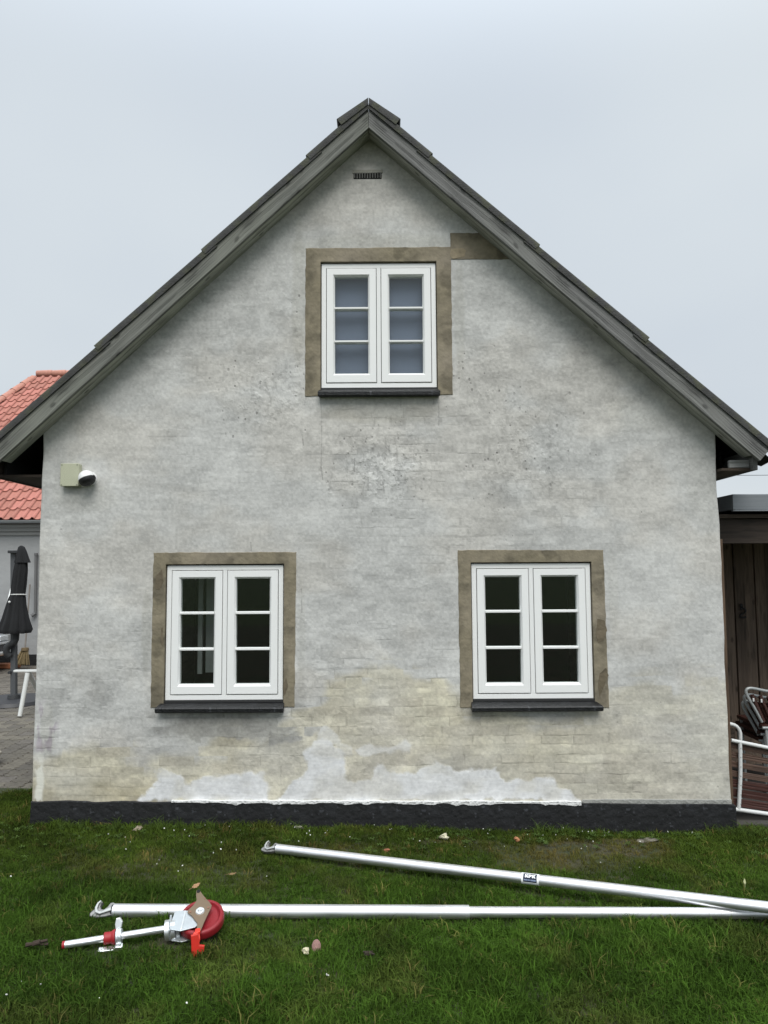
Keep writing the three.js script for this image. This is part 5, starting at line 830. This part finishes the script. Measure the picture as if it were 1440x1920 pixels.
// ------------------------------------------------------------------ carport on the right, with stacked garden chairs
{
  const FZ = -0.35, corner = onZ(1374, 940, FZ), yt = onZ(1374, 926.5, FZ).y, yb = onZ(1374, 956, FZ).y, mFas = std({ color: lin(0.22, 0.235, 0.25), metalness: 0.35, roughness: 0.42, bumpMap: rep(mottle, 1, 1), bumpScale: 0.001 });
  const t = thing('carport', 'dark timber carport with grey metal roof edge at the right of the house', 'carport');
  const X0 = corner.x, X1 = 7.5, BZ = -1.75;
  part('roof_edge', mergeGeometries([rbox(X0, X1, yb, yt, FZ - 0.02, FZ, 0.004), rbox(X0, X0 + 0.02, yb, yt, -5.0, FZ - 0.021, 0.004), rbox(X0 - 0.004, X1, yb - 0.012, yb - 0.001, FZ - 0.03, FZ + 0.008, 0.003)]), mFas, t);
  part('roof', box(X0 + 0.022, X1, yt - 0.06, yt - 0.02, -5, FZ - 0.022), mVerge, t);
  part('roof_lining', box(HR + 0.03, X1 - 0.05, yb - 0.06, yb - 0.03, -4.95, FZ - 0.05), mBoardDark, t);
  const hb = onZ(1400, 1019, FZ - 0.1).y;
  part('header_beam', planar(rbox(HR + 0.015, X1, hb, yb - 0.065, FZ - 0.16, FZ - 0.08, 0.004), (x, y) => [x, y]), std({ map: wc2, roughness: 0.9, color: lin(0.3, 0.29, 0.29) }), t);
  const pl = onZ(1352, 1200, -0.1), pr = onZ(1366, 1200, -0.1);
  part('post', planar(rbox(HR + 0.004, HR + 0.05, -0.1, hb + 0.02, -0.16, -0.07, 0.004), (x, y) => [y, x]), mPost, t);
  part('post', planar(rbox(5.2, 5.3, -0.1, hb, FZ - 0.16, FZ - 0.06, 0.004), (x, y) => [y, x]), mPost, t);
  // the wall of upright boards, one by one
  for (let i = 0; i < 46; i++) { const x = 2.43 + i * 0.1, dz = (hash(i, 1, 71) - 0.5) * 0.012 + (i & 1 ? 0.012 : 0); part('board', planar(rbox(x + 0.002, x + 0.098 - 0.004 * hash(i, 2, 7), -0.1, yb - 0.06, BZ - 0.025, BZ + dz, 0.003), (a, y) => [y + i * 0.37, a]), i % 3 ? mBoard : mBoardDark, t); }
  part('side_panel', box(X1 - 0.05, X1, -0.1, yb, -5, FZ - 0.05), mBoardDark, t);
  part('back_panel', box(HR + 0.03, X1, -0.1, yb, -5.05, -5), mBoardDark, t);
  part('carport_floor', box(HR + 0.03, X1, -0.2, -0.06, -5, -0.12), std({ color: lin(0.06, 0.055, 0.05), roughness: 0.95 }), t);
  // iron hook on the boards
  const k = (px, py) => onZ(px, py, BZ + 0.04);
  const hook = thing('iron_hook', 'black iron hook with curled tail fixed on the carport boards', 'hook');
  part('curl', tube([k(1388, 1143), k(1393, 1140), k(1398, 1144), k(1396, 1149), k(1390, 1152), k(1388, 1156), k(1393, 1158), k(1399, 1157)], 0.008, 40, 8), mBlackRubber, hook);
  const dot = new THREE.SphereGeometry(0.018, 14, 10); dot.scale(0.9, 1.2, 0.6); const kp = k(1391, 1136); dot.translate(kp.x, kp.y, kp.z - 0.01); part('boss', dot, mBlackRubber, hook);
}
{
  const mWhite = std({ color: lin(0.66, 0.67, 0.66), roughness: 0.45, bumpMap: rep(mottle, 2, 2), bumpScale: 0.001 }), mGreyT = std({ color: lin(0.36, 0.38, 0.38), roughness: 0.4, metalness: 0.2 });
  // slatted folding chair standing on its side at the front
  const z = -0.2, p = (px, py, zz = z) => onZ(px, py, zz);
  const t = thing('folding_chair', 'white framed slatted folding chair propped upright at the carport front', 'garden chair', [0, 0, 0], 'white garden chairs stored in the carport');
  const TLp = p(1371, 1388), TRp = p(1440, 1402), BLp = p(1375, 1517), BRp = p(1440, 1526), ex = (a, b, k) => b.clone().add(b.clone().sub(a).multiplyScalar(k));
  const TR2 = ex(TLp, TRp, 1.1), BR2 = ex(BLp, BRp, 1.1);
  part('frame_rail', tube([TLp, TRp, TR2], 0.0135, 24, 12), mWhite, t); part('frame_rail', tube([BLp, BRp, BR2], 0.0145, 24, 12), mWhite, t);
  const bar = (xs) => { const pts = xs.map(([a, b]) => p(a, b)); const g = tube(pts, 0.014, 24, 10); return g; };
  part('frame_bar', bar([[1387.5, 1391], [1388.2, 1420], [1388.2, 1455], [1386.5, 1490], [1385, 1519]]), mWhite, t);
  const off = TR2.clone().sub(p(1387.5, 1391)); part('frame_bar', tube([TR2.clone().add(V(-0.06, -0.01, 0)), BR2.clone().add(V(-0.06, 0.005, 0))], 0.014, 8, 10), mWhite, t);
  for (let i = 0; i < 7; i++) { const s = p(1387.8, 1402 + i * 17.4); const g = new THREE.SphereGeometry(0.004, 8, 6); g.translate(s.x, s.y, s.z + 0.013); part('rivet', g, mGreyT, t); }
  const slope = Math.atan2(TRp.y - TLp.y, TRp.x - TLp.x), L = 0.52;
  for (let i = 0; i < 7; i++) {
    const f = (i + 0.55) / 7.2, a = TLp.clone().lerp(BLp, f), sl = lerp(slope, Math.atan2(BRp.y - BLp.y, BRp.x - BLp.x), f), hgt = i < 4 ? 0.042 : 0.055;
    const g = planar(rbox(0.0, L, -hgt / 2, hgt / 2, -0.008, 0.008, 0.003), (x, y) => [x + i * 0.7, y * 1.5]); const m = part('slat', g, i < 4 ? mSlat : mSlatRed, t); m.position.set(a.x + 0.002, a.y, z - 0.028); m.rotation.z = sl;
  }
  // behind it another chair of bent white tube
  const t2 = thing('garden_chair', 'bent white tube chair half hidden behind the slatted folding chair', 'garden chair', [0, 0, 0], 'white garden chairs stored in the carport');
  const q = (px, py) => onZ(px, py, -0.42);
  const arm = [q(1360, 1356), q(1372, 1358), q(1381, 1362), q(1387, 1371), q(1388.5, 1390), q(1388.5, 1440), q(1388, 1524)];
  part('frame', tube(arm, 0.0135, 40, 12), mWhite, t2);
  part('frame', tube(arm.map((v) => v.clone().add(V(0, 0, -0.42))), 0.0135, 40, 12), mWhite, t2);
  for (let i = 0; i < 5; i++) { const a = q(1362, 1366 + i * 8); part('slat', rbox(a.x - 0.3, a.x + 0.09, a.y - 0.014, a.y + 0.014, -0.8 + 0.02, -0.46, 0.003), mBoard, t2); }
  part('seat', rbox(q(1362, 1430).x - 0.28, q(1388, 1430).x - 0.02, q(1362, 1430).y - 0.02, q(1362, 1430).y, -0.82, -0.44, 0.005), mBoard, t2);
  // the stack of three chairs further in
  const labels = ['topmost of three stacked grey tube chairs in the dark carport', 'middle of three stacked grey tube chairs in the dark carport', 'lowest of three stacked grey tube chairs in the dark carport'];
  for (let k = 0; k < 3; k++) {
    const zz = -0.78 - k * 0.05, d = (px, py) => onZ(px - k * 3.2, py + k * 12, zz);
    const s = thing('stacked_chair', labels[k], 'garden chair', [0, 0, 0], 'white garden chairs stored in the carport');
    const a = d(1429, 1354), b = d(1414, 1327), c = d(1400, 1302), e = d(1399, 1294), f = d(1405, 1290.5), g = d(1440, 1296), w = g.clone().add(V(0.34, -0.02, 0)), w2 = w.clone().add(V(0.03, -0.03, 0)), dd = a.clone().add(V(0.33, -0.0, 0));
    part('back_frame', tube([a, b, c, e, f, g, w, w2, dd], 0.0125, 80, 10), mGreyT, s);
    for (let i = 0; i < 6; i++) { const x0 = d(1410 + i * 15, 1303 + i * 1.8), x1 = d(1432 + i * 15, 1354), r = rod(x0, x1, 0.018, 0.018, 4); part('back_slat', r, mSlatRed, s); if (i < 3 && k === 0) part('clip', rbox(x0.x - 0.006, x0.x + 0.008, x0.y - 0.05, x0.y - 0.022, x0.z + 0.014, x0.z + 0.024, 0.003), mWhite, s); }
    const sy = a.y - 0.02;
    part('seat', rbox(a.x - 0.01, a.x + 0.36, sy - 0.03, sy, zz - 0.42, zz + 0.02, 0.006), mSlatRed, s);
    part('seat_rail', rod(V(a.x - 0.015, sy - 0.02, zz + 0.03), V(a.x + 0.37, sy - 0.02, zz + 0.03), 0.011), mGreyT, s);
    for (const [lx, lz] of [[0.02, 0.02], [0.35, 0.02], [0.02, -0.4], [0.35, -0.4]]) part('leg', rod(V(a.x + lx, sy - 0.03, zz + lz), V(a.x + lx + (lx < 0.1 ? 0.02 : 0), -0.07, zz + lz), 0.0115), mGreyT, s);
  }
}
{
  // thin overhead line far behind
  const pts = []; for (let i = 0; i <= 24; i++) { const x = lerp(-30, 60, i / 24); pts.push(V(x, onZ(1400, 886.5, -24).y + Math.pow((x - 15) / 45, 2) * 1.6 - 0.1, -24)); }
  solo('overhead_cable', 'thin dark cable crossing the sky between house and carport', 'cable', tube(pts, 0.012, 120, 6), std({ color: lin(0.1, 0.1, 0.11), roughness: 0.8 }));
}

renderer.render(scene, camera);
